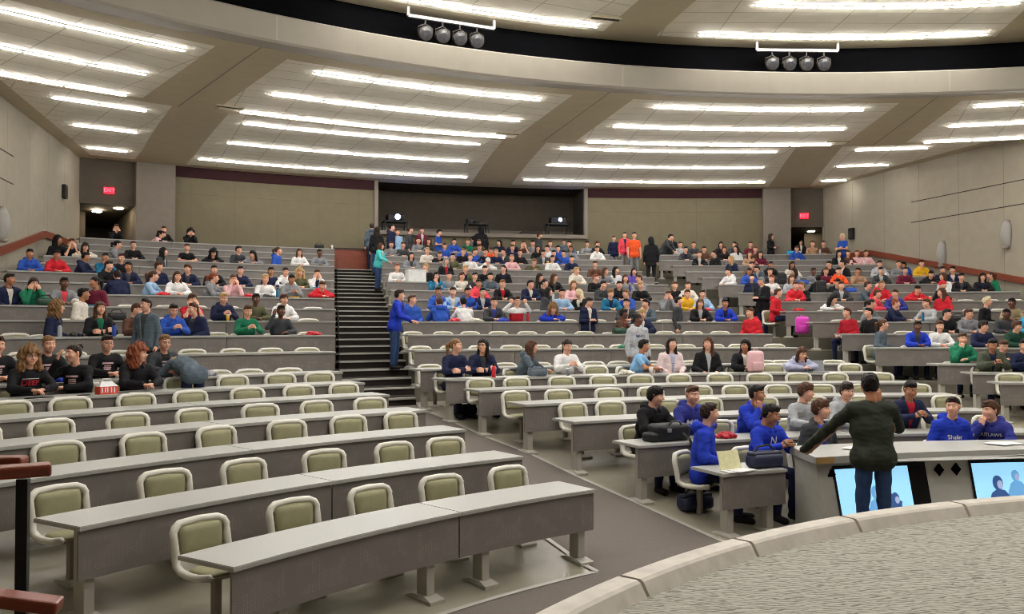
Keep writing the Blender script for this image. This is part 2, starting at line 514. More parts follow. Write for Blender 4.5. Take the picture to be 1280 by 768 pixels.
M['downlight']=emis('downlight_glow',(255,235,200),45)
M['bezel']=mat('tv_bezel',(12,13,16),.25,.1)
M['screen']=emis('screen_pale_blue',(140,195,225),.95)
M['screen2']=emis('screen_mid_blue',(96,150,196),.8)
M['screen3']=emis('screen_dark_blue',(48,78,128),.7)
M['screen4']=emis('screen_skin_blue',(150,160,190),.8)
M['oak']=mat('oak_edge',(186,150,92),.5,.1,20)
M['podium']=mat('podium_laminate',(188,186,177),.5,.04,10)
M['cloth']=objmat('knit_cloth'); M['skin']=objmat('skin',.55,.05,10,(1,1,1),.05,.35)
M['hair']=objmat('hair_strands',.5,.35,60,(1,1,1),.45,.15)
M['lip']=objmat('lips',.5,.03,10,(.90,.62,.62),0,.4)
M['eyew']=mat('eye_white',(225,222,215),.3,.01); M['iris']=mat('iris',(38,26,20),.2,.1)
M['prop']=objmat('coloured_goods',.55,.1,18,(1,1,1),.1,.35)
M['printp']=mat('pale_pink_print',(222,186,190),.7,.02); M['printw']=mat('white_print',(225,225,225),.7,.02); M['printr']=mat('red_print',(176,34,50),.7,.02); M['printn']=mat('navy_print',(40,48,84),.7,.02)
# perforated panel
def panelmat():
    m,nt,N,L,b=newmat('perforated_steel_panel'); tc=N.new('ShaderNodeTexCoord'); s=N.new('ShaderNodeSeparateXYZ'); L.new(tc.outputs['UV'],s.inputs[0])
    def d(o):
        f=M2(N,L,'FRACT',M2(N,L,'DIVIDE',o,.018)); return M2(N,L,'ABSOLUTE',M2(N,L,'SUBTRACT',f,.5))
    a,c=d(s.outputs[0]),d(s.outputs[1]); r=M2(N,L,'SQRT',M2(N,L,'ADD',M2(N,L,'MULTIPLY',a,a),M2(N,L,'MULTIPLY',c,c)))
    dot=M2(N,L,'LESS_THAN',r,.20)
    # perforated fields with plain borders, 0.75 m repeat
    fx=M2(N,L,'ABSOLUTE',M2(N,L,'SUBTRACT',M2(N,L,'FRACT',M2(N,L,'DIVIDE',s.outputs[0],.62)),.5)); inx=M2(N,L,'LESS_THAN',fx,.41)
    iny=M2(N,L,'MULTIPLY',M2(N,L,'GREATER_THAN',s.outputs[1],.06),M2(N,L,'LESS_THAN',s.outputs[1],.30))
    n=N.new('ShaderNodeTexNoise'); n.inputs['Scale'].default_value=5; L.new(tc.outputs['UV'],n.inputs['Vector']); nm=M2(N,L,'GREATER_THAN',n.outputs[0],.50)
    k=M2(N,L,'MULTIPLY',M2(N,L,'MULTIPLY',dot,nm),M2(N,L,'MULTIPLY',inx,iny))
    n2=N.new('ShaderNodeTexNoise'); n2.inputs['Scale'].default_value=4; L.new(tc.outputs['Object'],n2.inputs['Vector'])
    rp=N.new('ShaderNodeValToRGB'); L.new(n2.outputs[0],rp.inputs[0]); c1=lin((119,113,108)); rp.color_ramp.elements[0].color=[x*.88 for x in c1]+[1]; rp.color_ramp.elements[1].color=[x*1.12 for x in c1]+[1]
    mx=N.new('ShaderNodeMix'); mx.data_type='RGBA'; L.new(k,mx.inputs[0]); L.new(rp.outputs[0],mx.inputs[6]); mx.inputs[7].default_value=(*lin((152,145,136)),1)
    L.new(mx.outputs[2],b.inputs['Base Color']); b.inputs['Roughness'].default_value=.5; return m
M['panel']=panelmat()
def stagecarpet():
    m,nt,N,L,b=newmat('ribbed_stage_carpet'); tc=N.new('ShaderNodeTexCoord'); mp=N.new('ShaderNodeMapping'); mp.inputs['Rotation'].default_value=(0,0,rad(8)); mp.inputs['Scale'].default_value=(1,3.4,1)
    L.new(tc.outputs['Object'],mp.inputs[0]); w=N.new('ShaderNodeTexWave'); w.wave_type='BANDS'; w.bands_direction='Y'; w.inputs['Scale'].default_value=3.2; w.inputs['Distortion'].default_value=9; w.inputs['Detail'].default_value=2; w.inputs['Detail Scale'].default_value=1.8
    L.new(mp.outputs[0],w.inputs['Vector']); n=N.new('ShaderNodeTexNoise'); n.inputs['Scale'].default_value=60; L.new(mp.outputs[0],n.inputs['Vector'])
    mixf=M2(N,L,'ADD',M2(N,L,'MULTIPLY',w.outputs['Fac'],.75),M2(N,L,'MULTIPLY',n.outputs[0],.35))
    r=N.new('ShaderNodeValToRGB'); L.new(mixf,r.inputs[0]); r.color_ramp.elements[0].position=.08; r.color_ramp.elements[0].color=(*lin((80,78,72)),1); r.color_ramp.elements[1].position=.5; r.color_ramp.elements[1].color=(*lin((166,163,153)),1)
    L.new(r.outputs[0],b.inputs['Base Color']); b.inputs['Roughness'].default_value=.97; b.inputs['Specular IOR Level'].default_value=.05
    bp=N.new('ShaderNodeBump'); bp.inputs['Strength'].default_value=.5; bp.inputs['Distance'].default_value=.01; L.new(mixf,bp.inputs['Height']); L.new(bp.outputs[0],b.inputs['Normal']); return m
M['stagecarpet']=stagecarpet()
# ------------------------------------------------------------------ object helpers
def link(o,parent=None):
    C.objects.link(o)
    if parent is not None: o.parent=parent
    return o
def tag(o,label=None,cat=None,group=None,kind=None):
    for k,v in (('label',label),('category',cat),('group',group),('kind',kind)):
        if v: o[k]=v
    return o
def thing(name,label,cat,loc=(0,0,0),rz=0,group=None):
    o=bpy.data.objects.new(name,None); o.empty_display_size=.1; o.location=loc; o.rotation_euler=(0,0,rz); link(o); return tag(o,label,cat,group)
def obj(name,me,mats=None,parent=None,loc=(0,0,0),rot=(0,0,0),col=None,smooth=False):
    if isinstance(me,bmesh.types.BMesh):
        bm=me; me=bpy.data.meshes.new(name); bmesh.ops.recalc_face_normals(bm,faces=bm.faces); bm.to_mesh(me); bm.free()
        if smooth:
            for p_ in me.polygons: p_.use_smooth=True
    if mats is not None and not me.materials:
        for x in (mats if isinstance(mats,(list,tuple)) else [mats]): me.materials.append(x)
    o=bpy.data.objects.new(name,me); o.location=loc; o.rotation_euler=rot; link(o,parent)
    if col: o.color=(*col,1)
    return o
def quadgrid(bm,P,uv=None,mi=0,closed=False):
    """P: rows of points; faces between them"""
    V=[[bm.verts.new(p) for p in row] for row in P]; ul=bm.loops.layers.uv.verify() if uv else None
    for i in range(len(V)-1):
        for j in range(len(V[0])-1):
            f=bm.faces.new((V[i][j],V[i][j+1],V[i+1][j+1],V[i+1][j])); f.material_index=mi
            if uv:
                for l,(a,b) in zip(f.loops,((i,j),(i,j+1),(i+1,j+1),(i+1,j))): l[ul].uv=uv[a][b]
    return V
def box(bm,x0,x1,y0,y1,z0,z1,mi=0,mx=None):
    vs=[Vector((x,y,z)) for z in (z0,z1) for y in (y0,y1) for x in (x0,x1)]
    if mx is not None: vs=[mx@v for v in vs]
    v=[bm.verts.new(p) for p in vs]
    for f in ((0,2,3,1),(4,5,7,6),(0,1,5,4),(2,6,7,3),(0,4,6,2),(1,3,7,5)): bm.faces.new([v[i] for i in f]).material_index=mi
    return v
def bbox_bevel(bm,w=.01,seg=2): bmesh.ops.bevel(bm,geom=list(bm.edges),offset=w,segments=seg,affect='EDGES',profile=.5,clamp_overlap=True)
def tube(bm,pts,r,n=8,cap=True,mi=0):
    pts=[Vector(p) for p in pts]; rings=[]; rs=r if isinstance(r,(list,tuple)) else [r]*len(pts)
    for i,p in enumerate(pts):
        t=(pts[min(i+1,len(pts)-1)]-pts[max(i-1,0)]).normalized(); a=t.cross(Vector((0,0,1)))
        if a.length<.1: a=t.cross(Vector((1,0,0)))
        a.normalize(); b=t.cross(a).normalized(); rings.append([bm.verts.new(p+(a*math.cos(2*math.pi*k/n)+b*math.sin(2*math.pi*k/n))*rs[i]) for k in range(n)])
    for i in range(len(rings)-1):
        for k in range(n): bm.faces.new((rings[i][k],rings[i][(k+1)%n],rings[i+1][(k+1)%n],rings[i+1][k])).material_index=mi
    if cap:
        bm.faces.new(rings[0][::-1]).material_index=mi; bm.faces.new(rings[-1]).material_index=mi
def lathe(bm,prof,n=20,mi=0,mx=None):
    rings=[]
    for r,z in prof:
        ring=[]
        for k in range(n):
            v=Vector((r*math.cos(2*math.pi*k/n),r*math.sin(2*math.pi*k/n),z)); ring.append(bm.verts.new(mx@v if mx is not None else v))
        rings.append(ring)
    for i in range(len(rings)-1):
        for k in range(n): bm.faces.new((rings[i][k],rings[i][(k+1)%n],rings[i+1][(k+1)%n],rings[i+1][k])).material_index=mi
    bm.faces.new(rings[0][::-1]).material_index=mi; bm.faces.new(rings[-1]).material_index=mi
def clampx(x): return min(max(x,XL),XR)
def wp(r,t,z,clamp=True):
    x,y=pol(r,t); return (clampx(x) if clamp else x,y,z)
def arcband(bm,prof,t0,t1,n,mi=0,clamp=True,uvs=True,closed=False):
    """sweep a profile [(r,z)..] from angle t0 to t1 (callables allowed per r)"""
    f0=t0 if callable(t0) else (lambda r:t0); f1=t1 if callable(t1) else (lambda r:t1)
    P=[];U=[]; acc=0
    for i,(r,z) in enumerate(prof):
        if i: acc+=math.hypot(r-prof[i-1][0],z-prof[i-1][1])
        a,b=f0(r),f1(r); row=[];u=[]
        for j in range(n+1):
            t=a+(b-a)*j/n; row.append(wp(r,t,z,clamp)); u.append((rad(t)*r,acc))
        P.append(row);U.append(u)
    quadgrid(bm,P,U if uvs else None,mi)
# ------------------------------------------------------------------ the room
def structure(name,bm,m,**k):
    o=obj(name,bm,m,**k); o['kind']='structure'; return o
# front floor (gentle ramp) and stage
bm=bmesh.new(); rs=[5.5]+[8.0+.25*i for i in range(11)]+RR[:7]+[18.6,19.56]; rs=sorted(set(rs))
arcband(bm,[(r,floorz(r)) for r in rs],lambda r:-88 if r<14.11 else max(-88,deg(math.asin((XL-CX)/r))),lambda r:88 if r<14.1 else deg(math.asin((XR-CX)/r)),88); structure('floor',bm,M['floor'],smooth=True)
bm=bmesh.new()
b1=lambda r: float(np.interp(r,[10.46,11.5,14,17.7,19.5],[-23.4,-22,-21,-20.4,-18.6])); b2=lambda r: float(np.interp(r,[10.46,11.4,14.8,17.7,19.5],[-12.9,-13.2,-14.63,-15.6,-14.0]))
arcband(bm,[(r,floorz(r)+.006) for r in (8.2,9.5,10.46)],-85,60,80); arcband(bm,[(r,floorz(r)+.006) for r in [10.46]+RR[:7]+[19.5]],b1,b2,6)
structure('floor_carpet',bm,M['carpet'])
bm=bmesh.new()
rr_=[10.46]+RR[:7]+[19.5]
for fn in (b1,b2): quadgrid(bm,[[wp(r,fn(r)+d/r*57.3,floorz(r)+.012) for r in rr_] for d in (-.03,.03)])
arcband(bm,[(10.43,.012),(10.49,.012)],-60,-23.4,30); structure('trim_1',bm,M['nosing'])
bm=bmesh.new(); n=120
def disc(bm,r,z,mi=0):
    cv=bm.verts.new((CX,CY,z)); rg=[bm.verts.new((clampx(CX+r*math.sin(2*math.pi*i/n)),max(CY+r*math.cos(2*math.pi*i/n),-7.5),z)) for i in range(n)]
    for i in range(n):
        try: bm.faces.new((cv,rg[(i+1)%n],rg[i])).material_index=mi
        except ValueError: pass
disc(bm,8.24,.70); structure('floor_stage',bm,M['stagecarpet'])
# stone curb of the stage, laid in segments
jt=[-95,-84,-74,-64.6,-55.4,-46,-36.5,-27,-17.8,-8.4,1.2,10.6,20,29.5,39,48,57,66]
for i in range(len(jt)-1):
    a,b=jt[i]+.12,jt[i+1]-.12; bm=bmesh.new(); prof=[(8.42,0),(8.42,.77),(8.39,.8),(8.25,.8),(8.225,.785),(8.17,.69),(8.17,0)]
    arcband(bm,prof,a,b,10,clamp=False); bmesh.ops.holes_fill(bm,edges=[e for e in bm.edges if e.is_boundary]); structure('trim_%d'%(i+2),bm,M['curb'])
# tiers
WL=lambda r:deg(math.asin((XL-CX)/max(r,14.2))); WR=lambda r:deg(math.asin((XR-CX)/max(r,14.2)))
for nm,f0,f1 in (('left',WL,LRf),('centre',CLf,CRf),('right',lambda r:CRf(r)+65/r,WR)):
    bm=bmesh.new()
    for k in range(8,20):
        r0=RR[k-1]-.1; r1=RR[k]-.1 if k<19 else RW; z=ZF[k-1]; zb=ZF[k-2]-.25
        nn=40 if nm!='centre' else 16
        arcband(bm,[(r0+.0,zb),(r0,z),(r1,z)],f0,f1,nn)
        for f in ((f1,) if nm=='left' else (f0,) if nm=='right' else (f0,f1)):
            quadgrid(bm,[[wp(r,f(r),zz) for r in (r0,(r0+r1)/2,r1)] for zz in (zb-.4,z)])
    structure('floor_'+nm+'_tiers',bm,M['tier'])
def stairs(nm,f0,f1):
    bm=bmesh.new()
    for j in range(1,25):
        k=7+(j-1)//2; rk=RR[k]-.1; half=(RR[k]-RR[k-1])/2 if k>7 else .7
        r0=rk-half if j%2 else rk; z=ZF[6]+.1504*j
        k2=7+j//2; r1=(rk if j%2 else (RR[min(k2,18)]-.1-(RR[min(k2,18)]-RR[min(k2,18)-1])/2 if k2<=18 else RR[18]-.1+1.77))
        arcband(bm,[(r0+.03,z-.17),(r0+.03,z-.03)],f0,f1,8,0); arcband(bm,[(r0+.0,z-.035),(r0,z),(r0+.085,z)],f0,f1,8,1); arcband(bm,[(r0+.085,z-.001),(r1+.05,z-.001)],f0,f1,8,0)
    structure('stairs_'+nm,bm,[M['step'],M['nosing']])
stairs('left',LRf,CLf); stairs('right',CRf,lambda r:CRf(r)+66/r)
# dark sheet, desk-end panels plus painted shadow, where the stairs meet the left block
bm=bmesh.new(); rsl=RR[7:]
P=[]
for dz in (.0,.62): P.append([wp(r-.1,LRf(r)+.10,ZF[i+7]+dz-.12) for i,r in enumerate(rsl)])
quadgrid(bm,P); structure('trim_20',bm,M['dark'])
# side walls, wall behind the stage
for nm,x in (('left',XL),('right',XR)):
    bm=bmesh.new(); ys=[-8+2.05*i for i in range(20)]; ys=[y for y in ys if y<32.4]+[32.45]
    quadgrid(bm,[[(x,y,z) for y in ys] for z in (-.2,3,6.05,6.77,9.3)],[[(y,z) for y in ys] for z in (-.2,3,6.05,6.77,9.3)]); structure('wall_'+nm,bm,M['wall'])
    bm=bmesh.new(); s=1 if x<0 else -1
    for z in (6.05,6.77): box(bm,min(x,x+s*.012),max(x,x+s*.012),5,27.0 if x>0 else 25.2,z-.012,z+.012)
    structure('trim_%d'%(21 if x<0 else 22),bm,M['dark'])
    # sloping wood rail
    bm=bmesh.new(); pts=[(4,-.05),(24.3,4.27),(28,5.04),(32.3,5.04)] if x<0 else [(4,-.15),(21.8,3.70),(29.2,5.15),(32.2,5.15)]
    P=[]
    for (dx,dz) in ((0,-.09),(s*.1,-.09),(s*.1,.10),(0,.10),(0,-.09)): P.append([(x+dx,y,z+dz) for y,z in pts])
    quadgrid(bm,P); structure('trim_%d'%(23 if x<0 else 24),bm,M['wood'])
bm=bmesh.new(); tube(bm,[(XL+.12,14,1.3),(XL+.12,24.5,3.62),(XL+.12,27.3,4.2)],.028); 
o=obj('wall_handrail',bm,M['black'],smooth=True); tag(o,'slim black pipe handrail below the wood rail on the left wall','handrail')
bm=bmesh.new(); quadgrid(bm,[[(x,-7.5,z) for x in (XL,XR)] for z in (-.2,9.3)],[[(x,z) for x in (XL,XR)] for z in (-.2,9.3)]); structure('wall_front',bm,M['wall'])
# back wall with fabric panels, pillars, booth and exits
bm=bmesh.new(); zs_=[3.9,6.12,8.0,9.2]
def wallseg(bm,t0,t1,z0,z1,r=RW,mi=0,n=None):
    n=n or max(2,int(abs(t1-t0)*1.2)); P=[];U=[]
    for z in (z0,z1): P.append([wp(r,t0+(t1-t0)*j/n,z,False) for j in range(n+1)]); U.append([(rad(t0+(t1-t0)*j/n)*r,z) for j in range(n+1)])
    quadgrid(bm,P,U,mi)
wallseg(bm,-17.9,-6.35,3.9,7.72); wallseg(bm,7.4,18.8,3.9,7.72); wallseg(bm,-6.35,7.4,3.9,6.1)
structure('wall_back',bm,M['wallback'])
bm=bmesh.new(); wallseg(bm,-17.9,-6.35,7.72,8.3,RW-.03); wallseg(bm,7.4,18.8,7.72,8.3,RW-.03); structure('trim_25',bm,M['maroon'])
for i,(a,b) in enumerate(((-19.94,-17.9),(18.8,20.55))):
    bm=bmesh.new(); wallseg(bm,a,b,3.9,8.3,RW-.28,n=4)
    for t in (a,b): quadgrid(bm,[[wp(r,t,z,False) for r in (RW-.28,RW+.3)] for z in (3.9,8.3)])
    structure('wall_pillar_%s'%('left','right')[i],bm,M['pillar'])
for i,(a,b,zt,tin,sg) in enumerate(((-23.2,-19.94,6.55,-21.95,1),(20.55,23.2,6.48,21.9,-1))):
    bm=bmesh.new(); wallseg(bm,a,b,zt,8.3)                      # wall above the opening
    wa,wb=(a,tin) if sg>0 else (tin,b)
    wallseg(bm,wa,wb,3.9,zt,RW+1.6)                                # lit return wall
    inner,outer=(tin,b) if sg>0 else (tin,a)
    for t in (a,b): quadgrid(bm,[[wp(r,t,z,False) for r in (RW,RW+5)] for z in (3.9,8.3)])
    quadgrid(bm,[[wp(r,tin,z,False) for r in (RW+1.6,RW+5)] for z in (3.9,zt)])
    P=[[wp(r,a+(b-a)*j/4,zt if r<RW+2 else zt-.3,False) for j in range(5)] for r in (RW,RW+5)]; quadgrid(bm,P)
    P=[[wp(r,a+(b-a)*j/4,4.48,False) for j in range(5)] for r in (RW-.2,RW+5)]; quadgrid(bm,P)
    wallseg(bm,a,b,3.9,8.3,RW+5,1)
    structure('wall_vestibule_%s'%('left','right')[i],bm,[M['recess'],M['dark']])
def exit_sign(t,z,lab):
    x,y=pol(RW-.03,t); e=thing('exit_sign',lab,'exit sign',(x,y,z),-rad(t),'exit signs above the rear doors')
    bm=bmesh.new(); box(bm,-.17,.17,-.06,0,-.11,.11); bbox_bevel(bm,.012); obj('sign_box',bm,M['exitred'],e)
    cu=bpy.data.curves.new('exit','FONT'); cu.body='EXIT'; cu.size=.17; cu.align_x='CENTER'; cu.align_y='CENTER'; cu.extrude=.003
    to=bpy.data.objects.new('t',cu); C.objects.link(to); dg=bpy.context.evaluated_depsgraph_get(); me=bpy.data.meshes.new_from_object(to.evaluated_get(dg)); bpy.data.objects.remove(to)
    me.materials.clear(); obj('lettering',me,M['exittext'],e,(0,-.064,0),(rad(90),0,0))
exit_sign(-21.25,7.03,'glowing red exit sign above the left rear doorway'); exit_sign(21.45,6.94,'glowing red exit sign above the right rear doorway')
for t,r,lab in ((-20.6,RW+.5,'recessed downlight nearer the pillar in the left rear vestibule'),(-21.5,RW+1.1,'recessed downlight deeper in the left rear vestibule'),(22.2,RW+1.1,'recessed downlight in the right rear vestibule')):
    x,y=pol(r,t); bm=bmesh.new(); lathe(bm,[(.0,0),(.14,0),(.16,.01),(.16,.03)],20); o=obj('downlight',bm,M['downlight'],None,(x,y,6.49 if r<RW+1 else 6.40),(0,0,0)); tag(o,lab,'ceiling light')
# projection booth
bm=bmesh.new(); a,b=-6.35,7.4; R1=RW-.12
for t0,t1,z0,z1 in ((a,a+.22,6.0,8.2),(b-.22,b,6.0,8.2),(a,b,6.0,6.16)):
    wallseg(bm,t0,t1,z0,z1,R1,n=12)
    quadgrid(bm,[[wp(r,t0+(t1-t0)*j/12,z1 if t1-t0>5 else z1,False) for j in range(13)] for r in (R1,RW+.15)])
    quadgrid(bm,[[wp(r,t0+(t1-t0)*j/12,z0,False) for j in range(13)] for r in (R1,RW+.15)])
    for t in (t0,t1): quadgrid(bm,[[wp(r,t,z,False) for r in (R1,RW+.15)] for z in (z0,z1)])
structure('window_1',bm,M['pillar'])
bm=bmesh.new(); wallseg(bm,a,b,5.9,8.6,RW+3.2)
for t in (a,b): quadgrid(bm,[[wp(r,t,z,False) for r in (RW,RW+3.2)] for z in (5.9,8.6)])
for z in (6.1,8.25): quadgrid(bm,[[wp(r,a+(b-a)*j/12,z,False) for j in range(13)] for r in (RW-.05,RW+3.2)])
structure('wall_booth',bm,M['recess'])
bm=bmesh.new(); wallseg(bm,a+.1,b-.1,6.1,6.62,RW+3.0); structure('baseboard_booth',bm,M['pillar'])
def cart(t,r,h,lens,lab,cat='projector cart'):
    x,y=pol(r,t); e=thing('projector_cart',lab,cat,(x,y,6.1),-rad(t),'equipment carts in the booth')
    bm=bmesh.new()
    for sx in (-.45,.45):
        for sy in (-.3,.3): box(bm,sx-.025,sx+.025,sy-.025,sy+.025,0,h)
    obj('cart_frame',bm,M['black'],e)
    for z in (.06,h-.05):
        bm=bmesh.new(); box(bm,-.48,.48,-.33,.33,z,z+.05); obj('shelf',bm,M['black'],e)
    return e,x,y
for t,h,lab,la in ((-4.75,.55,'black cart carrying the glowing projector at the left of the booth',-4.62),(5.75,.62,'black cart carrying the smaller glowing projector at the right of the booth',5.9)):
    cart(t,RW+1.0,h,True,lab); x,y=pol(RW+1.0,t); e=thing('projector',lab.replace('cart carrying the','projector standing as').replace('projector standing as glowing projector','projector with a bright blue-white lens').replace('projector standing as smaller glowing projector','projector with a smaller blue-white lens'),'projector',(x,y,6.1+h+.0),-rad(t),'video projectors in the booth')
    bm=bmesh.new(); box(bm,-.33,.33,-.3,.35,0,.27); bbox_bevel(bm,.03); obj('casing',bm,M['black'],e)
    bm=bmesh.new(); q=.1 if t<0 else .075; lathe(bm,[(.001,0),(q,0),(q*1.05,.05)],20); obj('lens',bm,M['lens'],e,(.05,-.31,.15),(rad(90),0,0),smooth=False)
    bm=bmesh.new(); lathe(bm,[(q*1.35,0),(q*1.35,.04)],20); obj('lens_barrel',bm,M['black'],e,(.05,-.295,.15),(rad(90),0,0))
e,x,y=cart(.45,RW+1.0,.55,False,'black equipment cart with boxes in the middle of the booth','equipment cart')
for i,dx in enumerate((-.28,.1)):
    x,y=pol(RW+1.0,.45); e=thing('amplifier',('tall','wide')[i]+' black device standing on the middle booth cart','device',(x+dx,y,6.65),-rad(.45)); bm=bmesh.new(); box(bm,-.13-.05*i,.13+.05*i,-.2,.2,0,.2-.07*i); bbox_bevel(bm,.015); obj('casing',bm,M['black'],e)
    bm=bmesh.new(); lathe(bm,[(.03,0),(.03,.03),(.02,.035)],12); obj('knob',bm,M['dark'],e,(0,-.2,.07),(rad(90),0,0))
for t,w,h,lab in ((3.9,.5,.25,'low black case on the booth ledge left of the right projector'),(2.2,.35,.1,'flat black case on the booth ledge near its middle')):
    x,y=pol(RW+.75,t); e=thing('equipment_case',lab,'case',(x,y,6.1),-rad(t)); bm=bmesh.new(); box(bm,-w,w,-.25,.25,0,h*.75); bbox_bevel(bm,.02); obj('case_body',bm,M['black'],e); bm=bmesh.new(); box(bm,-w*.85,w*.9,-.24,.24,h*.75,h); bbox_bevel(bm,.02); obj('lid',bm,M['dark'],e)
# wood-faced half wall at the head of the stairs
bm=bmesh.new(); arcband(bm,[(35.55,4.49),(35.45,4.49),(35.45,5.3),(35.65,5.3),(35.65,4.49)],-9.3,-7.05,6); structure('wall_stairhead',bm,M['wood'])
bm=bmesh.new(); arcband(bm,[(35.42,5.27),(35.42,5.32),(35.68,5.32),(35.68,5.27),(35.42,5.27)],-9.35,-7.0,6); structure('trim_26',bm,M['dark'])
# wall speakers and small wall boxes
def wall_speaker(x,y,z,lab):
    s=1 if x<0 else -1; e=thing('wall_speaker',lab,'wall speaker',(x,y,z),0,'curved speakers on the side walls')
    bm=bmesh.new(); P=[]
    for i in range(9):
        u=i/8; zz=-.42+.84*u; w=.16*math.sin(math.pi*(.12+.76*u))**.6; dpt=.24*math.sin(math.pi*(.1+.8*u))**.7
        P.append([(s*dpt*math.sin(math.pi*j/8),-w*math.cos(math.pi*j/8),zz) for j in range(9)])
    quadgrid(bm,P); bmesh.ops.holes_fill(bm,edges=[q for q in bm.edges if q.is_boundary]); obj('speaker_housing',bm,M['white'],e,smooth=True)
    bm=bmesh.new(); lathe(bm,[(.05,-.05),(.1,0),(.1,.06)],16); obj('speaker_base',bm,M['soffit'],e,(s*.1,0,-.42))
wall_speaker(XR,25.44,4.82,'pale curved speaker on the right wall, farther from the front'); wall_speaker(XR,22.65,5.2,'pale curved speaker on the right wall, nearer the front'); wall_speaker(XL,24.2,4.92,'pale curved speaker on the left wall at the frame edge')
for x,y,z,lab in ((XR,30.4,6.0,'small dark box on the right wall near the exit'),(XL,30.2,6.6,'small dark box on the left wall near the exit')):
    s=1 if x<0 else -1; e=thing('wall_box',lab,'wall box',(x,y,z)); bm=bmesh.new(); box(bm,min(0,s*.12),max(0,s*.12),-.14,.14,-.22,.22); bbox_bevel(bm,.02); obj('box_body',bm,M['black'],e); bm=bmesh.new(); box(bm,min(s*.12,s*.13),max(s*.12,s*.13),-.1,.1,-.16,.1); obj('grille',bm,M['dark'],e)
# ------------------------------------------------------------------ ceiling
def bay(bm,prof,f0,f1,n,mid):
    P=[];U=[]; c,s=math.cos(rad(mid)),math.sin(rad(mid))
    for r,z in prof:
        row=[];u=[]
        for j in range(n+1):
            t=f0(r)+(f1(r)-f0(r))*j/n; q=wp(r,t,z); row.append(q); x,y=q[0]-CX,q[1]-CY; u.append((x*c-y*s,x*s+y*c))
        P.append(row);U.append(u)
    quadgrid(bm,P,U)
ZA,ZB,ZU=7.7,8.08,8.8
K=lambda v:(lambda r:v)
tiles=bmesh.new(); beams=bmesh.new()
A=[(-60,-24.2),(-20.3,-2.35),(1.75,19.45),(23.3,60)]
rA=[20.75,22.4,24,25.6]
for i,(a,b) in enumerate(A): bay(tiles,[(r,ZA) for r in rA],K(a),K(b),16,(a+b)/2 if abs(a+b)<60 else (-34 if a<0 else 34))
for a,b in ((-24.2,-20.3),(-2.35,1.75),(19.45,23.3)): arcband(beams,[(r,ZA) for r in rA],a,b,4)
arcband(beams,[(20.3,ZA),(20.75,ZA)],-70,70,90); arcband(beams,[(25.6,ZA),(25.95,ZA),(25.95,ZB)],-70,70,90)
le=lambda r: float(np.interp(r,[27.8,35.2],[-21.78,-20.15])); 
Bb=[((lambda r:float(np.interp(r,[26,35.2],[-21.9,-20.15]))),(lambda r:float(np.interp(r,[26,35.2],[-18.8,-17.45])))),((lambda r:float(np.interp(r,[26,35.8],[-2.1,-.4]))),(lambda r:float(np.interp(r,[26,35.8],[.8,2.2])))),((lambda r:float(np.interp(r,[26,35.2],[17.3,19.0]))),(lambda r:float(np.interp(r,[26,35.2],[20.3,21.64]))))]
rB=[25.95,28,30,32,34,35.9]
def wl(r): return deg(math.asin(max(-1,(XL+.45-CX)/r)))
def wr(r): return deg(math.asin(min(1,(XR-.45-CX)/r)))
bay(tiles,[(r,ZB) for r in rB],wl,Bb[0][0],10,-24); bay(tiles,[(r,ZB) for r in rB],Bb[0][1],Bb[1][0],16,-10); bay(tiles,[(r,ZB) for r in rB],Bb[1][1],Bb[2][0],16,10); bay(tiles,[(r,ZB) for r in rB],Bb[2][1],wr,10,24)
for f,g in Bb: arcband(beams,[(r,ZB) for r in rB],f,g,4)
arcband(beams,[(35.9,ZB),(36.9,ZB+.03)],-24.5,24.5,40,clamp=False)
for w,s in ((wl,-1),(wr,1)):
    f=(lambda r:w(r)) ; g=(lambda r:deg(math.asin(max(-1,min(1,((XL if s<0 else XR)-CX)/r)))))
    arcband(beams,[(r,ZB-.0) for r in rB+[36.9]],f,g,2)
# upper ceiling over the stage
U_=[(-75,-23.9),(-20.3,-1.6),(2.0,24.2),(28,75)]
rU=[1,6,10,14,17,19.5]
for a,b in U_: bay(tiles,[(r,ZU) for r in rU],K(a),K(b),20,(a+b)/2)
for a,b in ((-23.9,-20.3),(-1.6,2.0),(24.2,28)): arcband(beams,[(r,ZU) for r in rU],a,b,4)
arcband(beams,[(19.5,ZU),(20.02,ZU),(20.02,ZU+.2)],-75,75,90)
structure('ceiling',tiles,M['tile']); structure('ceiling_beams',beams,M['beam'])
bm=bmesh.new(); quadgrid(bm,[[(x,y,ZU+.15) for x in (XL,XR)] for y in (-7.5,CY+2)]); structure('ceiling_front',bm,M['beam'])
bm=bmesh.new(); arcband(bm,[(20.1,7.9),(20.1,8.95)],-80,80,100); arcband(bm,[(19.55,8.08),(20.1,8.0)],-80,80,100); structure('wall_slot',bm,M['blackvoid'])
bm=bmesh.new(); arcband(bm,[(19.65,8.1),(19.56,8.12),(19.5,8.08),(19.5,7.62)],-80,80,100); structure('trim_27',bm,M['fascia'])
bm=bmesh.new(); arcband(bm,[(19.5,7.62),(19.54,7.58),(20.3,ZA)],-80,80,100); structure('trim_28',bm,M['soffit'])
bm=bmesh.new()
for t in (-25.5,-2.9,-.4,19.8,22.6): 
    pass
for t in (-22.2,-.3,21.4): arcband(bm,[(19.495,8.08),(19.495,7.62),(20.3,ZA-.004),(25.9,ZA-.004)],t-.05,t+.05,1)
structure('trim_29',bm,M['soffit'])
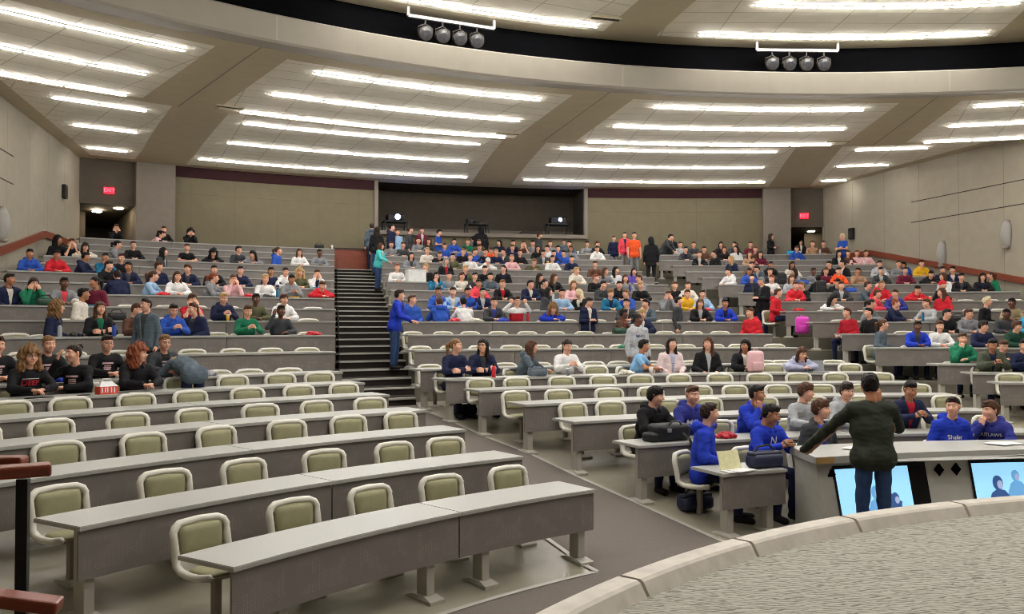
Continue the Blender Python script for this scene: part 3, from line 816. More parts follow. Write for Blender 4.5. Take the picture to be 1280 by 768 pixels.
# air slots
for i,(t,r,z,s) in enumerate(((-20.8+.9,25.2,ZA,'near the left beam above the left block'),(-3.1,25.0,ZA,'left of the middle beam above the centre block'),(18.8,25.0,ZA,'left of the right beam above the right aisle'),(-2.4,18.7,ZU,'beside the middle beam of the upper ceiling'),(17.6+.3,34.9,ZB,'at the rear beside the right beam'))):
    x,y=pol(r,t); e=thing('air_slot','slim dark ceiling air slot '+s,'air vent',(x,y,z),-rad(t)); bm=bmesh.new(); box(bm,-.3,.3,-.05,.05,-.03,-.001); obj('slot',bm,M['dark'],e); bm=bmesh.new(); box(bm,-.33,.33,-.075,-.05,-.035,0); box(bm,-.33,.33,.05,.075,-.035,0); obj('slot_frame',bm,M['beam'],e)
# linear lights
def strip(r,t0,t1,z,lab,n):
    tm=(t0+t1)/2; x,y=pol(r,tm); e=thing('linear_light',lab,'ceiling light',(x,y,z),-rad(tm),'linear ceiling lights')
    for i in range(n):
        a=t0+(t1-t0)*i/n; b=t0+(t1-t0)*(i+1)/n; c_=(a+b)/2-tm; L_=2*r*math.sin(rad(b-a)/2)-.06
        lx,ly=r*math.sin(rad(c_)),r*math.cos(rad(c_))-r
        key=('tube',round(L_,2))
        if key not in MC:
            bm=bmesh.new(); box(bm,-L_/2,L_/2,-.024,.024,-.046,-.028); bbox_bevel(bm,.008,1); me=bpy.data.meshes.new('tube'); bm.to_mesh(me); bm.free(); me.materials.append(M['tube']); MC[key]=me
            bm=bmesh.new(); box(bm,-L_/2-.02,L_/2+.02,-.022,.022,-.028,-.001); me=bpy.data.meshes.new('housing'); bm.to_mesh(me); bm.free(); me.materials.append(M['housing']); MC[key+('h',)]=me
        obj('tube',MC[key],None,e,(lx,ly,0),(0,0,-rad(c_))); obj('housing',MC[key+('h',)],None,e,(lx,ly,0),(0,0,-rad(c_)))
MC={}
ordn=['front','middle','rear']
for nm,rows,z in (('front',((21.3,((-33.95,-25.2),(-18.3,-3.95),(3.6,17.7),(24.4,33))),(23.45,((-34,-25.4),(-18.9,-3.45),(2.7,18.1),(24.5,33))),(25.5,((-34,-25.0),(-19.2,-2.95),(2.4,18.6),(24.3,33)))),ZA),
    ('rear',((28.4,((-27.06,-22.44),(-17.37,-2.9),(2.3,16.7),(21.6,26.1))),(31.3,((-24.8,-21.6),(-16.9,-2.3),(2.8,17.1),(21.7,24.95))),(34.5,((-23,-20.96),(-17.3,-1.15),(2.5,18.4),(21.9,23.5)))),ZB)):
    for i,(r,seg) in enumerate(rows):
        for j,(a,b) in enumerate(seg):
            strip(r,a,b,z,f"linear light, {ordn[i]} line of the {nm} ceiling zone, {('left edge','left middle','right middle','right edge')[j]} bay",max(1,round(rad(b-a)*r/1.25)))
for i,(r,seg) in enumerate(((19.2,((-19,-2.3),(4.5,23.5))),(17.3,((-19,-3),(6,23.4))),(15.4,((-42,-4),(4,42))),(13.4,((-44,-4),(4,44))),(11.3,((-46,-4),(4,46))),(9.2,((-50,-4),(4,50))),(7.0,((-55,-4),(4,55))),(4.8,((-60,-5),(5,60))))):  # third line onward: unseen lights added to brighten stage and front rows
    for j,(a,b) in enumerate(seg): strip(r,a,b,ZU,f"upper ceiling linear light over the stage, {('first','second','third','fourth','fifth','sixth','seventh','eighth')[i]} line from the dark slot, {('left','right')[j]} bay",max(1,round(rad(b-a)*r/1.25)))
# spotlight bars in the dark slot
for i,(t0,t1,ts) in enumerate(((-14.3,-8.8,(-13.25,-12.15,-11.05,-9.95)),(9.0,14.4,(10.0,11.15,12.3,13.45)))):
    tm=(t0+t1)/2; r=19.6; x,y=pol(r,tm); w=r*rad(t1-t0)/2; side=('left','right')[i]
    e=thing('lighting_bar',f'white lighting bar hung below the {side} part of the upper ceiling','lighting bar',(x,y,8.62),-rad(tm),'lighting bars')
    bm=bmesh.new(); box(bm,-w,w,-.03,.03,-.03,.03); obj('bar',bm,M['white'],e)
    for s in (-1,1): bm=bmesh.new(); box(bm,s*w-.025,s*w+.025,-.025,.025,0,.18); obj('hanger',bm,M['white'],e)
    for j,t in enumerate(ts):
        X,Y=pol(r,t); f=thing('stage_spotlight',f"round grey stage spotlight, {('first','second','third','last')[j]} from the left on the {side} bar",'spotlight',(X,Y,8.59),-rad(t),'stage spotlights')
        bm=bmesh.new(); tube(bm,[(0,0,0),(0,0,-.09)],.018); tube(bm,[(-.155,0,-.27),(-.15,0,-.16),(0,0,-.09),(.15,0,-.16),(.155,0,-.27)],.012,6); obj('yoke',bm,M['dark'],f)
        bm=bmesh.new(); mx=Matrix.Translation((0,0,-.28))@Matrix.Rotation(rad(90+18),4,'X'); lathe(bm,[(.08,-.22),(.12,-.14),(.135,.0),(.145,.02),(.145,.05),(.12,.052)],24,0,mx); obj('lamp_housing',bm,M['dark'],f,smooth=True)
        bm=bmesh.new(); lathe(bm,[(.118,.045),(.118,.056),(.06,.068)],24,0,mx); obj('lens',bm,M['glass'],f)
# ------------------------------------------------------------------ desks
words=['zeroth','first','second','third','fourth','fifth','sixth','seventh','eighth','ninth','tenth','eleventh','twelfth']
def rowname(b,k):
    bn={'L':'left','C':'centre','R':'right'}[b]
    if k<=7 and b!='R': return f'{words[k]} row, {bn} block'
    if k==19: return f'topmost row, {bn} block'
    w_=words+['thirteenth','fourteenth','fifteenth','sixteenth']
    return f'{w_[20-k]} row from top, {bn} block'
DEP=.6; TZ=.74
def arcbox(bm,r0,r1,h,z0,z1,rk,n=6,mi=0,uv=False):
    """local arc block; h = half angle in degrees"""
    ul=bm.loops.layers.uv.verify(); S=[]
    for j in range(n+1):
        t=rad(-h+2*h*j/n); S.append([bm.verts.new((r*math.sin(t),r*math.cos(t)-rk,z)) for r,z in ((r0,z0),(r1,z0),(r1,z1),(r0,z1))])
    for j in range(n):
        for q in range(4):
            f=bm.faces.new((S[j][q],S[j][(q+1)%4],S[j+1][(q+1)%4],S[j+1][q])); f.material_index=mi
            for l in f.loops:
                v=l.vert.co; l[ul].uv=(rk*math.atan2(v.x,v.y+rk),v.z-z0)
    for q in (0,n): bm.faces.new(S[q]).material_index=mi
def foot(bm,w=.17,d=.36,h=.06,y=0):
    v=[]
    for z,s in ((0,1),(.03,1),(h,.45)): v.append([bm.verts.new((a*w/2*(1 if z<.04 else .8),y+b*d/2*s,z)) for a,b in ((-1,-1),(1,-1),(1,1),(-1,1))])
    for i in range(2):
        for k in range(4): bm.faces.new((v[i][k],v[i][(k+1)%4],v[i+1][(k+1)%4],v[i+1][k]))
    bm.faces.new(v[0][::-1]); bm.faces.new(v[-1])
bm=bmesh.new(); foot(bm); me_foot=bpy.data.meshes.new('foot'); bmesh.ops.recalc_face_normals(bm,faces=bm.faces); bm.to_mesh(me_foot); bm.free(); me_foot.materials.append(M['legs'])
bm=bmesh.new(); box(bm,-.045,.045,-.07,.07,.0,TZ-.035); bbox_bevel(bm,.006,1); me_leg=bpy.data.meshes.new('leg'); bm.to_mesh(me_leg); bm.free(); me_leg.materials.append(M['legs'])
DESK={}
def desk_unit(k,ta,tb,label,lo,hi,grp):
    rk=RR[k-1]; h=(tb-ta)/2; tm=(ta+tb)/2; key=(k,round(h,2))
    if key not in DESK:
        g=deg(.004/rk); n=max(4,int(h*2)); d={}
        bm=bmesh.new(); arcbox(bm,rk,rk+DEP,h-g*.3,TZ-.034,TZ,rk,n); bmesh.ops.recalc_face_normals(bm,faces=bm.faces)
        bmesh.ops.bevel(bm,geom=[e for e in bm.edges if abs(e.verts[0].co.z-TZ)<1e-4 and abs(e.verts[1].co.z-TZ)<1e-4 and len(e.link_faces)==2 and e.calc_face_angle(0)>1],offset=.006,segments=2,affect='EDGES')
        me=bpy.data.meshes.new('tabletop'); bm.to_mesh(me); bm.free(); me.materials.append(M['desktop']); d['top']=me
        bm=bmesh.new(); arcbox(bm,rk+.025,rk+.045,h-g*2,.33,TZ-.034,rk,n); bmesh.ops.recalc_face_normals(bm,faces=bm.faces); me=bpy.data.meshes.new('panel'); bm.to_mesh(me); bm.free(); me.materials.append(M['panel']); d['panel']=me
        DESK[key]=d
    d=DESK[key]; x,y=pol(rk,tm); e=thing('desk_unit',label,'desk',(x,y,ZF[k-1]),-rad(tm),grp)
    obj('tabletop',d['top'],None,e); obj('modesty_panel',d['panel'],None,e)
    for s,i in ((-1,lo),(1,hi)):
        t=s*(h-deg(i/rk)); q=rk+.13
        lg=obj('leg',me_leg,None,e,(q*math.sin(rad(t)),q*math.cos(rad(t))-rk,0),(0,0,-rad(t))); obj('foot',me_foot,None,lg,(0,.02,0))
def row_desks(b,k,t0,t1,n,lo=.22,hi=.22):
    names={'L':('from the left','left'),'C':('from the left','centre'),'R':('from the aisle','right')}
    for i in range(n):
        desk_unit(k,t0+(t1-t0)*i/n,t0+(t1-t0)*(i+1)/n,f"grey desk unit, {words[i+1] if i+1<n else 'last'} from left, {rowname(b,k)}",.12 if i==0 else .22,.12 if i==n-1 else .22,f"grey desk units of the {('left','centre','right')['LCR'.index(b)]} block")
for k in range(1,20):
    r=RR[k-1]
    for b,t0,t1 in (('L',leftlim(k),LRA[k]),('C',CLA[k],CRA[k]),('R',RLA.get(k),rightlim(k))):
        if b=='R' and k<5: continue
        if b=='C' and k==1: continue
        if k==1 and b=='L':
            desk_unit(1,-43.7,-31.3,'long grey desk unit at the near left, first row of left block',.5,.3,'grey desk units of the left block'); desk_unit(1,-31.3,LRA[1],'grey desk unit with perforated panel at the right end of the first row',.35,.14,'grey desk units of the left block'); continue
        if t1-t0<1.5: continue
        n=max(1,round(rad(t1-t0)*r/2.5)); row_desks(b,k,t0,t1,n)
desk_unit(1,-12.71,-7.9,'short grey desk unit adjoining the podium with the screens','x' and .14,.2,'grey desk units of the centre block')
# ------------------------------------------------------------------ chairs
def build_chair():
    d={}
    prof=[(.262,.80),(.25,.69),(.225,.58),(.19,.49),(.12,.445),(.0,.435),(-.12,.44),(-.22,.452)]
    wid=[.215,.235,.235,.23,.23,.235,.235,.20]
    bm=bmesh.new()
    def sheet(w_of,offz,t):
        P=[]
        for (y,z),w in zip(prof,w_of): P.append([(w*math.sin(math.pi/2*a),y-.03*(a*a)*(1 if z>.5 else 0)+.0,z+.015*(a*a)) for a in (-1,-.7,-.35,0,.35,.7,1)])
        return P
    P=sheet(wid,0,0); V=quadgrid(bm,P); bmesh.ops.solidify(bm,geom=list(bm.faces),thickness=.022)
    # bright rolled rim
    rim=[]
    for (y,z),w in list(zip(prof,wid))[::-1]: rim.append((-w,y-.03*(1 if z>.5 else 0),z+.015))
    top=[(-.215,.236,.812),(-.17,.255,.838),(0,.268,.846),(.17,.255,.838),(.215,.236,.812)]
    rim=rim[:-1]+[(-.236,.230,.77)]+top+[(.236,.230,.77)]+[(-x,y,z) for x,y,z in rim[:-1][::-1]]
    tube(bm,rim,.033,8)
    me=bpy.data.meshes.new('shell'); bmesh.ops.recalc_face_normals(bm,faces=bm.faces); bm.to_mesh(me); bm.free(); me.materials.append(M['shell'])
    for p_ in me.polygons: p_.use_smooth=True
    d['shell']=me
    def pad(w,hh,t,mx,name,taper=.0):
        bm=bmesh.new(); n=12; m_=8; P=[]
        for i in range(m_+1):
            v=-1+2*i/m_; row=[]
            for j in range(n+1):
                u=-1+2*j/n
                e=max(0,1-abs(u)**5)*max(0,1-abs(v)**5); X=w*u*(1-.06*v*v)*(1+taper*v); Y=hh*v*(1-.06*u*u); row.append(mx@Vector((X,Y,t*e**.45)))
            P.append(row)
        quadgrid(bm,P); me=bpy.data.meshes.new(name); bmesh.ops.holes_fill(bm,edges=[q for q in bm.edges if q.is_boundary]); bmesh.ops.recalc_face_normals(bm,faces=bm.faces); bm.to_mesh(me); bm.free()
        for p_ in me.polygons: p_.use_smooth=True
        me.materials.append(M['cushion']); return me
    d['back']=pad(.206,.138,.036,Matrix.Translation((0,.222,.692))@Matrix.Rotation(rad(90-7),4,'X'),'back_cushion',.04)
    d['seat']=pad(.195,.18,.04,Matrix.Translation((0,-.03,.452)),'seat_cushion')
    bm=bmesh.new(); box(bm,-.03,.03,-.03,.03,.0,.43); box(bm,-.09,.09,-.11,.12,.395,.43); me=bpy.data.meshes.new('post'); bm.to_mesh(me); bm.free(); me.materials.append(M['edge']); d['post']=me
    bm=bmesh.new(); foot(bm,.2,.3,.055); me=bpy.data.meshes.new('base'); bmesh.ops.recalc_face_normals(bm,faces=bm.faces); bm.to_mesh(me); bm.free(); me.materials.append(M['legs']); d['base']=me
    return d
CH=build_chair()
def chair(x,y,z,rz,label,group,scz=1):
    e=thing('shell_chair',label,'chair',(x,y,z),rz,group); e.scale=(1.0,.97,.92*scz)
    obj('shell',CH['shell'],None,e); obj('back_cushion',CH['back'],None,e); obj('seat_cushion',CH['seat'],None,e); obj('post',CH['post'],None,e); obj('base',CH['base'],None,e)
    return e
for l in EMPTY.split('\n'):
    t=l.split(); b,k=t[0][0],int(t[0][1:]); th=sorted(map(float,t[1:])); n=len(th)
    for i,a in enumerate(th):
        r=RR[k-1]+off(k)-.05; x,y=pol(r,a); z=floorz(r)-.02 if k<8 else ZF[k-1]; tw=rad(random.uniform(-7,7))
        pos=('only one' if n==1 else words[i+1]+' from left' if i<n-1 else 'rightmost')
        chair(x,y,z,-rad(a)+tw,f'empty cream chair, {pos} of the empty ones, {rowname(b,k)}','empty shell chairs')
# ------------------------------------------------------------------ podium with screens
PO=dict(a=-7.5,b=17.0)
e=thing('presentation_podium','long grey curved podium with angled video screens facing the stage','podium',(*pol(10.6,3),0),0)
inv=Matrix.Translation(e.location).inverted()
def pobj(name,bm,m,**k):
    bmesh.ops.transform(bm,matrix=inv,verts=bm.verts); return obj(name,bm,m,e,**k)
def pr(z): return 10.20+.23*(z/.9)                          # leaning front face
bm=bmesh.new(); arcband(bm,[(pr(0),0),(pr(.84),.84)],-6.9,PO['b'],20,clamp=False); arcband(bm,[(11.0,0),(11.0,.84)],-5.9,PO['b'],20,clamp=False)
for t,s in ((-6.9,-6.2),): quadgrid(bm,[[wp(pr(0),t,0),wp(pr(.84),t,.84)],[wp(11.0,s,0),wp(11.0,s,.84)]])
pobj('podium_body',bm,M['podium'])
bm=bmesh.new(); arcband(bm,[(10.33,.84),(10.33,.92),(11.15,.93),(11.15,.84),(10.33,.84)],lambda r:-7.5 if r<10.5 else -6.0,PO['b'],20,clamp=False); bmesh.ops.holes_fill(bm,edges=[q for q in bm.edges if q.is_boundary]); pobj('podium_top',bm,M['desktop'])
bm=bmesh.new(); arcband(bm,[(10.322,.845),(10.322,.915)],-7.5,-6.1,3,clamp=False); pobj('oak_edging',bm,M['oak'])
bm=bmesh.new(); quadgrid(bm,[[wp(pr(0)-.02,-7.2,0),wp(pr(.84)-.02,-7.2,.84)],[wp(pr(0)-.02,-6.1,0),wp(pr(.84)-.02,-6.1,.84)]]); pobj('end_panel',bm,M['legs'])
def on_face(t,z,out=.0): x,y=pol(pr(z)-out,t); return Vector((x,y,z))
def facequad(bm,t0,t1,z0,z1,out,n=5,mi=0): quadgrid(bm,[[on_face(t0+(t1-t0)*j/n,z,out) for j in range(n+1)] for z in (z0,z1)],None,mi)
for i,(t0,t1,tb) in enumerate(((-5.9,-.4,.95),(4.3,10.4,11.2))):
    bm=bmesh.new(); facequad(bm,t0-.15,tb,.06,.80,.02,8); facequad(bm,t0-.15,tb,.06,.80,.0,8); bz=pobj('screen_bezel',bm,M['bezel'])
    bm=bmesh.new(); facequad(bm,t0,t1,.09,.765,.025,8)
    sc=pobj('screen_image',bm,M['screen'])
    # soft video figures of the seated audience
    def figure(cx,cz,s,m,flip=1):
        bm=bmesh.new()
        def blob(pts,mi):
            V=[bm.verts.new(on_face(cx+px_*s*5.5*flip,cz+pz_*s,.03+mi*.002)) for px_,pz_ in pts]; f=bm.faces.new(V); f.material_index=mi
        circ=lambda x,z,rx,rz,n=14:[(x+rx*math.cos(2*math.pi*q/n),z+rz*math.sin(2*math.pi*q/n)) for q in range(n)]
        blob([(-.28,-.3),(-.3,.0),(-.2,.2),(-.08,.27),(.08,.25),(.2,.12),(.36,-.05),(.55,-.12),(.5,-.3)],0); blob(circ(-.04,.38,.11,.14),0); blob(circ(.0,.35,.06,.08),1)
        bmesh.ops.transform(bm,matrix=inv,verts=bm.verts); obj('screen_figure',bm,[m,M['screen4']],e)
    if i==0:
        figure(-3.0,.28,.55,M['screen2']); figure(-1.6,.22,.5,M['screen3']); figure(-2.3,.42,.35,M['screen3'])
    else:
        figure(6.1,.3,.62,M['screen3']); figure(7.4,.43,.48,M['screen2']); figure(9.5,.42,.62,M['screen3'])
for t in (-6.15,1.95,3.2):
    bm=bmesh.new(); c_=on_face(t,.7,.012); u=(on_face(t+.5,.7,.012)-on_face(t-.5,.7,.012)).normalized(); w=Vector((0,0,1))
    ring=[c_+u*.062*a+w*.075*b for a,b in ((0,1),(.45,.5),(1,0),(.5,-.45),(0,-1),(-.5,-.5),(-1,0),(-.5,.5))]; nrm=u.cross(w)*.012
    A_=[bm.verts.new(p_) for p_ in ring]; B_=[bm.verts.new(p_+nrm) for p_ in ring]; D_=[bm.verts.new(p_-nrm) for p_ in ring]
    bm.faces.new(B_); bm.faces.new(D_)
    for q in range(8): bm.faces.new((B_[q],B_[(q+1)%8],D_[(q+1)%8],D_[q]))
    pobj('cable_port',bm,M['blackvoid'])
# ------------------------------------------------------------------ wooden handrail at the near left
e=thing('stair_handrail','red-brown wooden handrail on a black post at the near left','handrail',(-1.09,4.05,0))
bm=bmesh.new(); box(bm,-.022,.022,-.02,.02,0,1.76); obj('post',bm,M['black'],e)
def plank(bm,a,b,w,h):
    a,b=Vector(a),Vector(b); d=(b-a); L_=d.length; d.normalize(); s=Vector((-d.y,d.x,0)).normalized(); u=s.cross(d) if s.cross(d).z<0 else s.cross(d)
    mx=Matrix((( d.x,s.x,u.x,a.x),(d.y,s.y,u.y,a.y),(d.z,s.z,u.z,a.z),(0,0,0,1))); box(bm,0,L_,-w/2,w/2,-h/2,h/2,0,mx)
bm=bmesh.new(); plank(bm,(-1.9,-.62,.04),(.11,-.02,.04),.10,.05); bmesh.ops.translate(bm,vec=(0,0,1.76),verts=bm.verts); bbox_bevel(bm,.01,2); obj('top_rail',bm,M['wood'],e)
bm=bmesh.new(); plank(bm,(-1.6,.30,.05),(-.03,.14,.05),.09,.05); bmesh.ops.translate(bm,vec=(0,0,1.76),verts=bm.verts); bbox_bevel(bm,.01,2); obj('return_rail',bm,M['wood'],e)
bm=bmesh.new(); plank(bm,(-1.7,-.30,1.72),(.23,-.36,1.33),.10,.05); bbox_bevel(bm,.01,2); obj('lower_rail',bm,M['wood'],e)
# ------------------------------------------------------------------ people: smooth surfaces grown from blended limbs
def surfnet(F,o,h):
    S=F<0; nx,ny,nz=F.shape
    c=[S[i:nx-1+i,j:ny-1+j,k:nz-1+k] for i in (0,1) for j in (0,1) for k in (0,1)]
    cnt=sum(x.astype(np.int8) for x in c); act=(cnt>0)&(cnt<8); idx=-np.ones(act.shape,int); I=np.argwhere(act); idx[act]=np.arange(len(I))
    acc=np.zeros((len(I),3)); w=np.zeros(len(I)); i,j,k=I.T
    for ax in range(3):
        for a in (0,1):
            for b in (0,1):
                d0=[0,0,0]; q=[x for x in range(3) if x!=ax]; d0[q[0]]=a; d0[q[1]]=b; d1=list(d0); d1[ax]=1
                f0=F[i+d0[0],j+d0[1],k+d0[2]]; f1=F[i+d1[0],j+d1[1],k+d1[2]]; m=(f0<0)!=(f1<0); t=np.where(m,f0/(f0-f1+1e-12),0)
                P=np.array(d0,float)[None]+np.zeros((len(I),3)); P[:,ax]=t; acc[m]+=P[m]; w[m]+=1
    V=(acc/w[:,None]+I)*h+np.array(o); Q=[]
    for ax in range(3):
        q=[x for x in range(3) if x!=ax]
        sl0=[slice(None)]*3; sl1=[slice(None)]*3; sl0[ax]=slice(0,-1); sl1[ax]=slice(1,None)
        a=S[tuple(sl0)]; b=S[tuple(sl1)]; E=np.argwhere(a!=b); E=E[(E[:,q[0]]>0)&(E[:,q[1]]>0)&(E[:,q[0]]<F.shape[q[0]]-1)&(E[:,q[1]]<F.shape[q[1]]-1)]
        if not len(E): continue
        sgn=a[tuple(E.T)]
        def g(da,db):
            e=E.copy(); e[:,q[0]]-=da; e[:,q[1]]-=db; return idx[tuple(e.T)]
        F4=np.stack([g(1,1),g(0,1),g(0,0),g(1,0)],1); flip=sgn if ax!=1 else ~sgn
        F4[~flip]=F4[~flip][:,::-1]; Q.append(F4)
    Q=np.concatenate(Q); return V,Q[(Q>=0).all(1)]
class Sdf:
    def __init__(s,lo,hi,h):
        s.o=np.array(lo,float); s.h=h; n=[int(math.ceil((b-a)/h))+1 for a,b in zip(lo,hi)]
        ax=[lo[i]+h*np.arange(n[i]) for i in range(3)]; s.X,s.Y,s.Z=np.meshgrid(*ax,indexing='ij'); s.F=np.full(s.X.shape,9.)
    def cap(s,a,b,ra,rb,flat=(1,1,1)):
        a=np.array(a,float); b=np.array(b,float); d=b-a; L=max(d@d,1e-9)
        t=np.clip(((s.X-a[0])*d[0]+(s.Y-a[1])*d[1]+(s.Z-a[2])*d[2])/L,0,1)
        return np.sqrt(((s.X-a[0]-t*d[0])/flat[0])**2+((s.Y-a[1]-t*d[1])/flat[1])**2+((s.Z-a[2]-t*d[2])/flat[2])**2)-(ra+t*(rb-ra))
    def ell(s,c,r): 
        return (np.sqrt(((s.X-c[0])/r[0])**2+((s.Y-c[1])/r[1])**2+((s.Z-c[2])/r[2])**2)-1)*min(r)
    def add(s,d,k=.03):
        h=np.clip(.5+.5*(s.F-d)/k,0,1); s.F=s.F*(1-h)+d*h-k*h*(1-h); return s
    def sub(s,d,k=.01):
        h=np.clip(.5+.5*(s.F+d)/k,0,1)*1.0; h=np.clip(.5+.5*(-d-s.F)/k,0,1); s.F=s.F*(1-h)+(-d)*h+k*h*(1-h); return s
    def noise(s,a,f,seed=0):
        r=np.random.RandomState(seed); n=0
        for i in range(5):
            v=r.normal(size=3); v/=np.linalg.norm(v); n=n+np.sin((s.X*v[0]+s.Y*v[1]+s.Z*v[2])*f*(1+.35*i)+r.rand()*6)
        s.F=s.F+a*n/2.2; return s
    def mesh(s): return surfnet(s.F,s.o,s.h)
def tomesh(name,parts,mats):
    vs=[];fs=[];mi=[];n=0
    for V,Q,m in parts:
        vs.append(V); fs+= (Q+n).tolist(); mi+= m if isinstance(m,list) else [m]*len(Q); n+=len(V)
    me=bpy.data.meshes.new(name); me.from_pydata(np.concatenate(vs).tolist(),[],fs); me.polygons.foreach_set('material_index',mi); me.polygons.foreach_set('use_smooth',[True]*len(fs))
    for m in mats: me.materials.append(m)
    me.update(); return me
def xf(V,R,t): return V@np.array(R).T+np.array(t)
# head, facing -Y, origin at skull centre
def make_head(fem):
    s=Sdf((-.10,-.15,-.15),(.10,.13,.14),.0055)
    s.add(s.ell((0,.012,.02),(.074,.094,.100)),.01); s.add(s.ell((0,-.022,-.045),(.056 if fem else .060,.064,.066)),.03); s.add(s.ell((0,-.055,-.088),(.026,.024,.022 if fem else .026)),.025)
    for q in (-1,1): s.add(s.ell((q*.040,-.058,-.025),(.024,.022,.024)),.03)
    s.add(s.cap((0,-.082,.018),(0,-.106,-.022),.008,.0125),.012); 
    for q in (-1,1): s.add(s.ell((q*.011,-.096,-.024),(.009,.010,.008)),.008)
    s.add(s.cap((-.042,-.074,.034),(.042,-.074,.034),.009,.009),.018)
    for q in (-1,1): s.sub(s.ell((q*.031,-.093,.014),(.018,.014,.011)),.012)
    s.add(s.cap((-.014,-.084,-.053),(.014,-.084,-.053),.0075,.0075),.008); s.add(s.cap((-.011,-.083,-.062),(.011,-.083,-.062),.008,.008),.006)
    for q in (-1,1): s.add(s.cap((q*.079,.010,.016),(q*.079,.018,-.022),.018,.011,(.55,1,1)),.006)
    s.add(s.cap((0,.03,-.06),(0,.038,-.14),.045,.049),.03)
    V,Q=s.mesh(); cen=V[Q].mean(1)
    m=((np.abs(cen[:,0])<.020)&(np.abs(cen[:,2]+.0575)<.0085)&(cen[:,1]<-.083)).astype(int)*3
    parts=[(V,Q,m.tolist())]
    for q in (-1,1):
        e=Sdf((q*.031-.016,-.095,-.002),(q*.031+.016,-.055,.03),.004); e.add(e.ell((q*.031,-.0745,.014),(.0125,.0115,.0105)),.001); V,Q=e.mesh(); c=V[Q].mean(1)
        mm=np.where((np.hypot(c[:,0]-q*.031,c[:,2]-.014)<.0062)&(c[:,1]<-.078),2,1); parts.append((V,Q,mm.tolist()))
    return parts
HEADS={False:make_head(False),True:make_head(True)}
def make_hand(curl,spread=1):
    s=Sdf((-.03,-.075,-.10),(.21,.085,.04),.0042)
    s.add(s.cap((-.02,0,0),(.03,0,0),.025,.026,(1,1,.72)),.01)
    for i,y in enumerate((.029,.010,-.010,-.028)):
        s.add(s.cap((.02,y*.7,0),(.085-.004*abs(i-1),y,0),.015,.0125,(1,1,.9)),.014)
    for i,(y,L) in enumerate(((.030*spread,.070),(.0105*spread,.078),(-.010*spread,.072),(-.029*spread,.055))):
        p=np.array([.086-.004*abs(i-1),y,0.]); a=0; rs=[.0093,.0086,.0078,.0068]
        for j,f in enumerate((.45,.3,.25)):
            a+=curl*(1.0 if j else .6); q=p+L*f*np.array([math.cos(a),(.12*(1.5-i))*spread*.3,-math.sin(a)]); s.add(s.cap(p,q,rs[j],rs[j+1]),.002); p=q
    s.add(s.cap((.018,.02,-.006),(.048,.050,-.016),.016,.0125),.012); s.add(s.cap((.048,.050,-.016),(.074,.056,-.026),.0115,.0105),.004); s.add(s.cap((.074,.056,-.026),(.096,.052,-.034),.0105,.0085),.004)
    return s.mesh()
HANDS={'flat':make_hand(.12),'curl':make_hand(.55),'fist':make_hand(1.15,.85)}
def handxf(side,wrist,d,up):
    d=np.array(d,float); d/=np.linalg.norm(d); up=np.array(up,float); up-=d*(up@d); up/=np.linalg.norm(up); y=np.cross(up,d)
    return np.stack([d,y,up],1)
def sitpose(lean=.18,head=(0,0),arms=None,sc=1,drop=0):
    """lean in metres forward of the shoulders"""
    zs=1.03-lean*lean*.9-drop; P=dict(pel=(0,0,.53),sh=(0,-lean,zs),head=(head[0],-lean-.055+head[1],zs+.215-lean*.12),leg='sit'); P['arms']=arms; return P
D=lambda *a:a
POSES={
 # arms: (right elbow, right wrist, hand dir, up, hand kind), (left ...)   right side is -X
 'desk':sitpose(.17,arms=((D(-.25,-.30,.80),D(-.09,-.50,.785),D(.75,-.6,-.05),D(0,0,1),'curl'),(D(.26,-.29,.80),D(.07,-.46,.785),D(-.9,-.35,-.02),D(0,0,1),'curl'))),
 'face':sitpose(.24,(0,-.01),((D(-.17,-.42,.80),D(-.075,-.385,1.03),D(.12,.12,1),D(-.4,-1,0),'curl'),(D(.17,-.42,.80),D(.075,-.385,1.03),D(-.12,.12,1),D(.4,-1,0),'curl'))),
 'chin':sitpose(.20,(.0,0),((D(-.19,-.38,.80),D(-.06,-.37,1.0),D(.2,.1,1),D(-.3,-1,0),'fist'),(D(.27,-.27,.80),D(.02,-.46,.785),D(-1,-.15,0),D(0,0,1),'curl'))),
 'slump':sitpose(.36,(0,-.07),((D(-.28,-.40,.80),D(-.04,-.60,.785),D(1,-.25,0),D(0,0,1),'flat'),(D(.28,-.40,.80),D(.06,-.57,.79),D(-1,-.2,0),D(0,0,1),'flat')),drop=.03),
 'sit':sitpose(.05,arms=((D(-.25,-.04,.76),D(-.15,-.27,.70),D(.4,-.9,-.2),D(-.2,0,1),'curl'),(D(.25,-.04,.76),D(.12,-.27,.70),D(-.4,-.9,-.2),D(.2,0,1),'curl'))),
 'fold':sitpose(.08,arms=((D(-.24,-.17,.79),D(.06,-.34,.83),D(1,.1,.1),D(0,-1,.3),'curl'),(D(.24,-.17,.79),D(-.05,-.36,.80),D(-1,.15,.1),D(0,-1,.3),'curl'))),
 'phone':sitpose(.15,arms=((D(-.24,-.26,.80),D(-.07,-.44,.87),D(.35,-.8,.4),D(-.9,-.2,.3),'curl'),(D(.24,-.26,.80),D(.07,-.44,.87),D(-.35,-.8,.4),D(.9,-.2,.3),'curl'))),
 'ear':sitpose(.14,arms=((D(-.30,-.26,.88),D(-.17,-.27,1.13),D(.2,.05,1),D(-.8,-.6,0),'curl'),(D(.25,-.27,.80),D(.05,-.46,.785),D(-.9,-.35,0),D(0,0,1),'curl'))),
 'raise':sitpose(.10,arms=((D(-.33,-.12,1.0),D(-.19,-.24,1.17),D(.3,-.2,1),D(0,-1,.2),'fist'),(D(.33,-.12,1.0),D(.19,-.24,1.17),D(-.3,-.2,1),D(0,-1,.2),'fist'))),
}
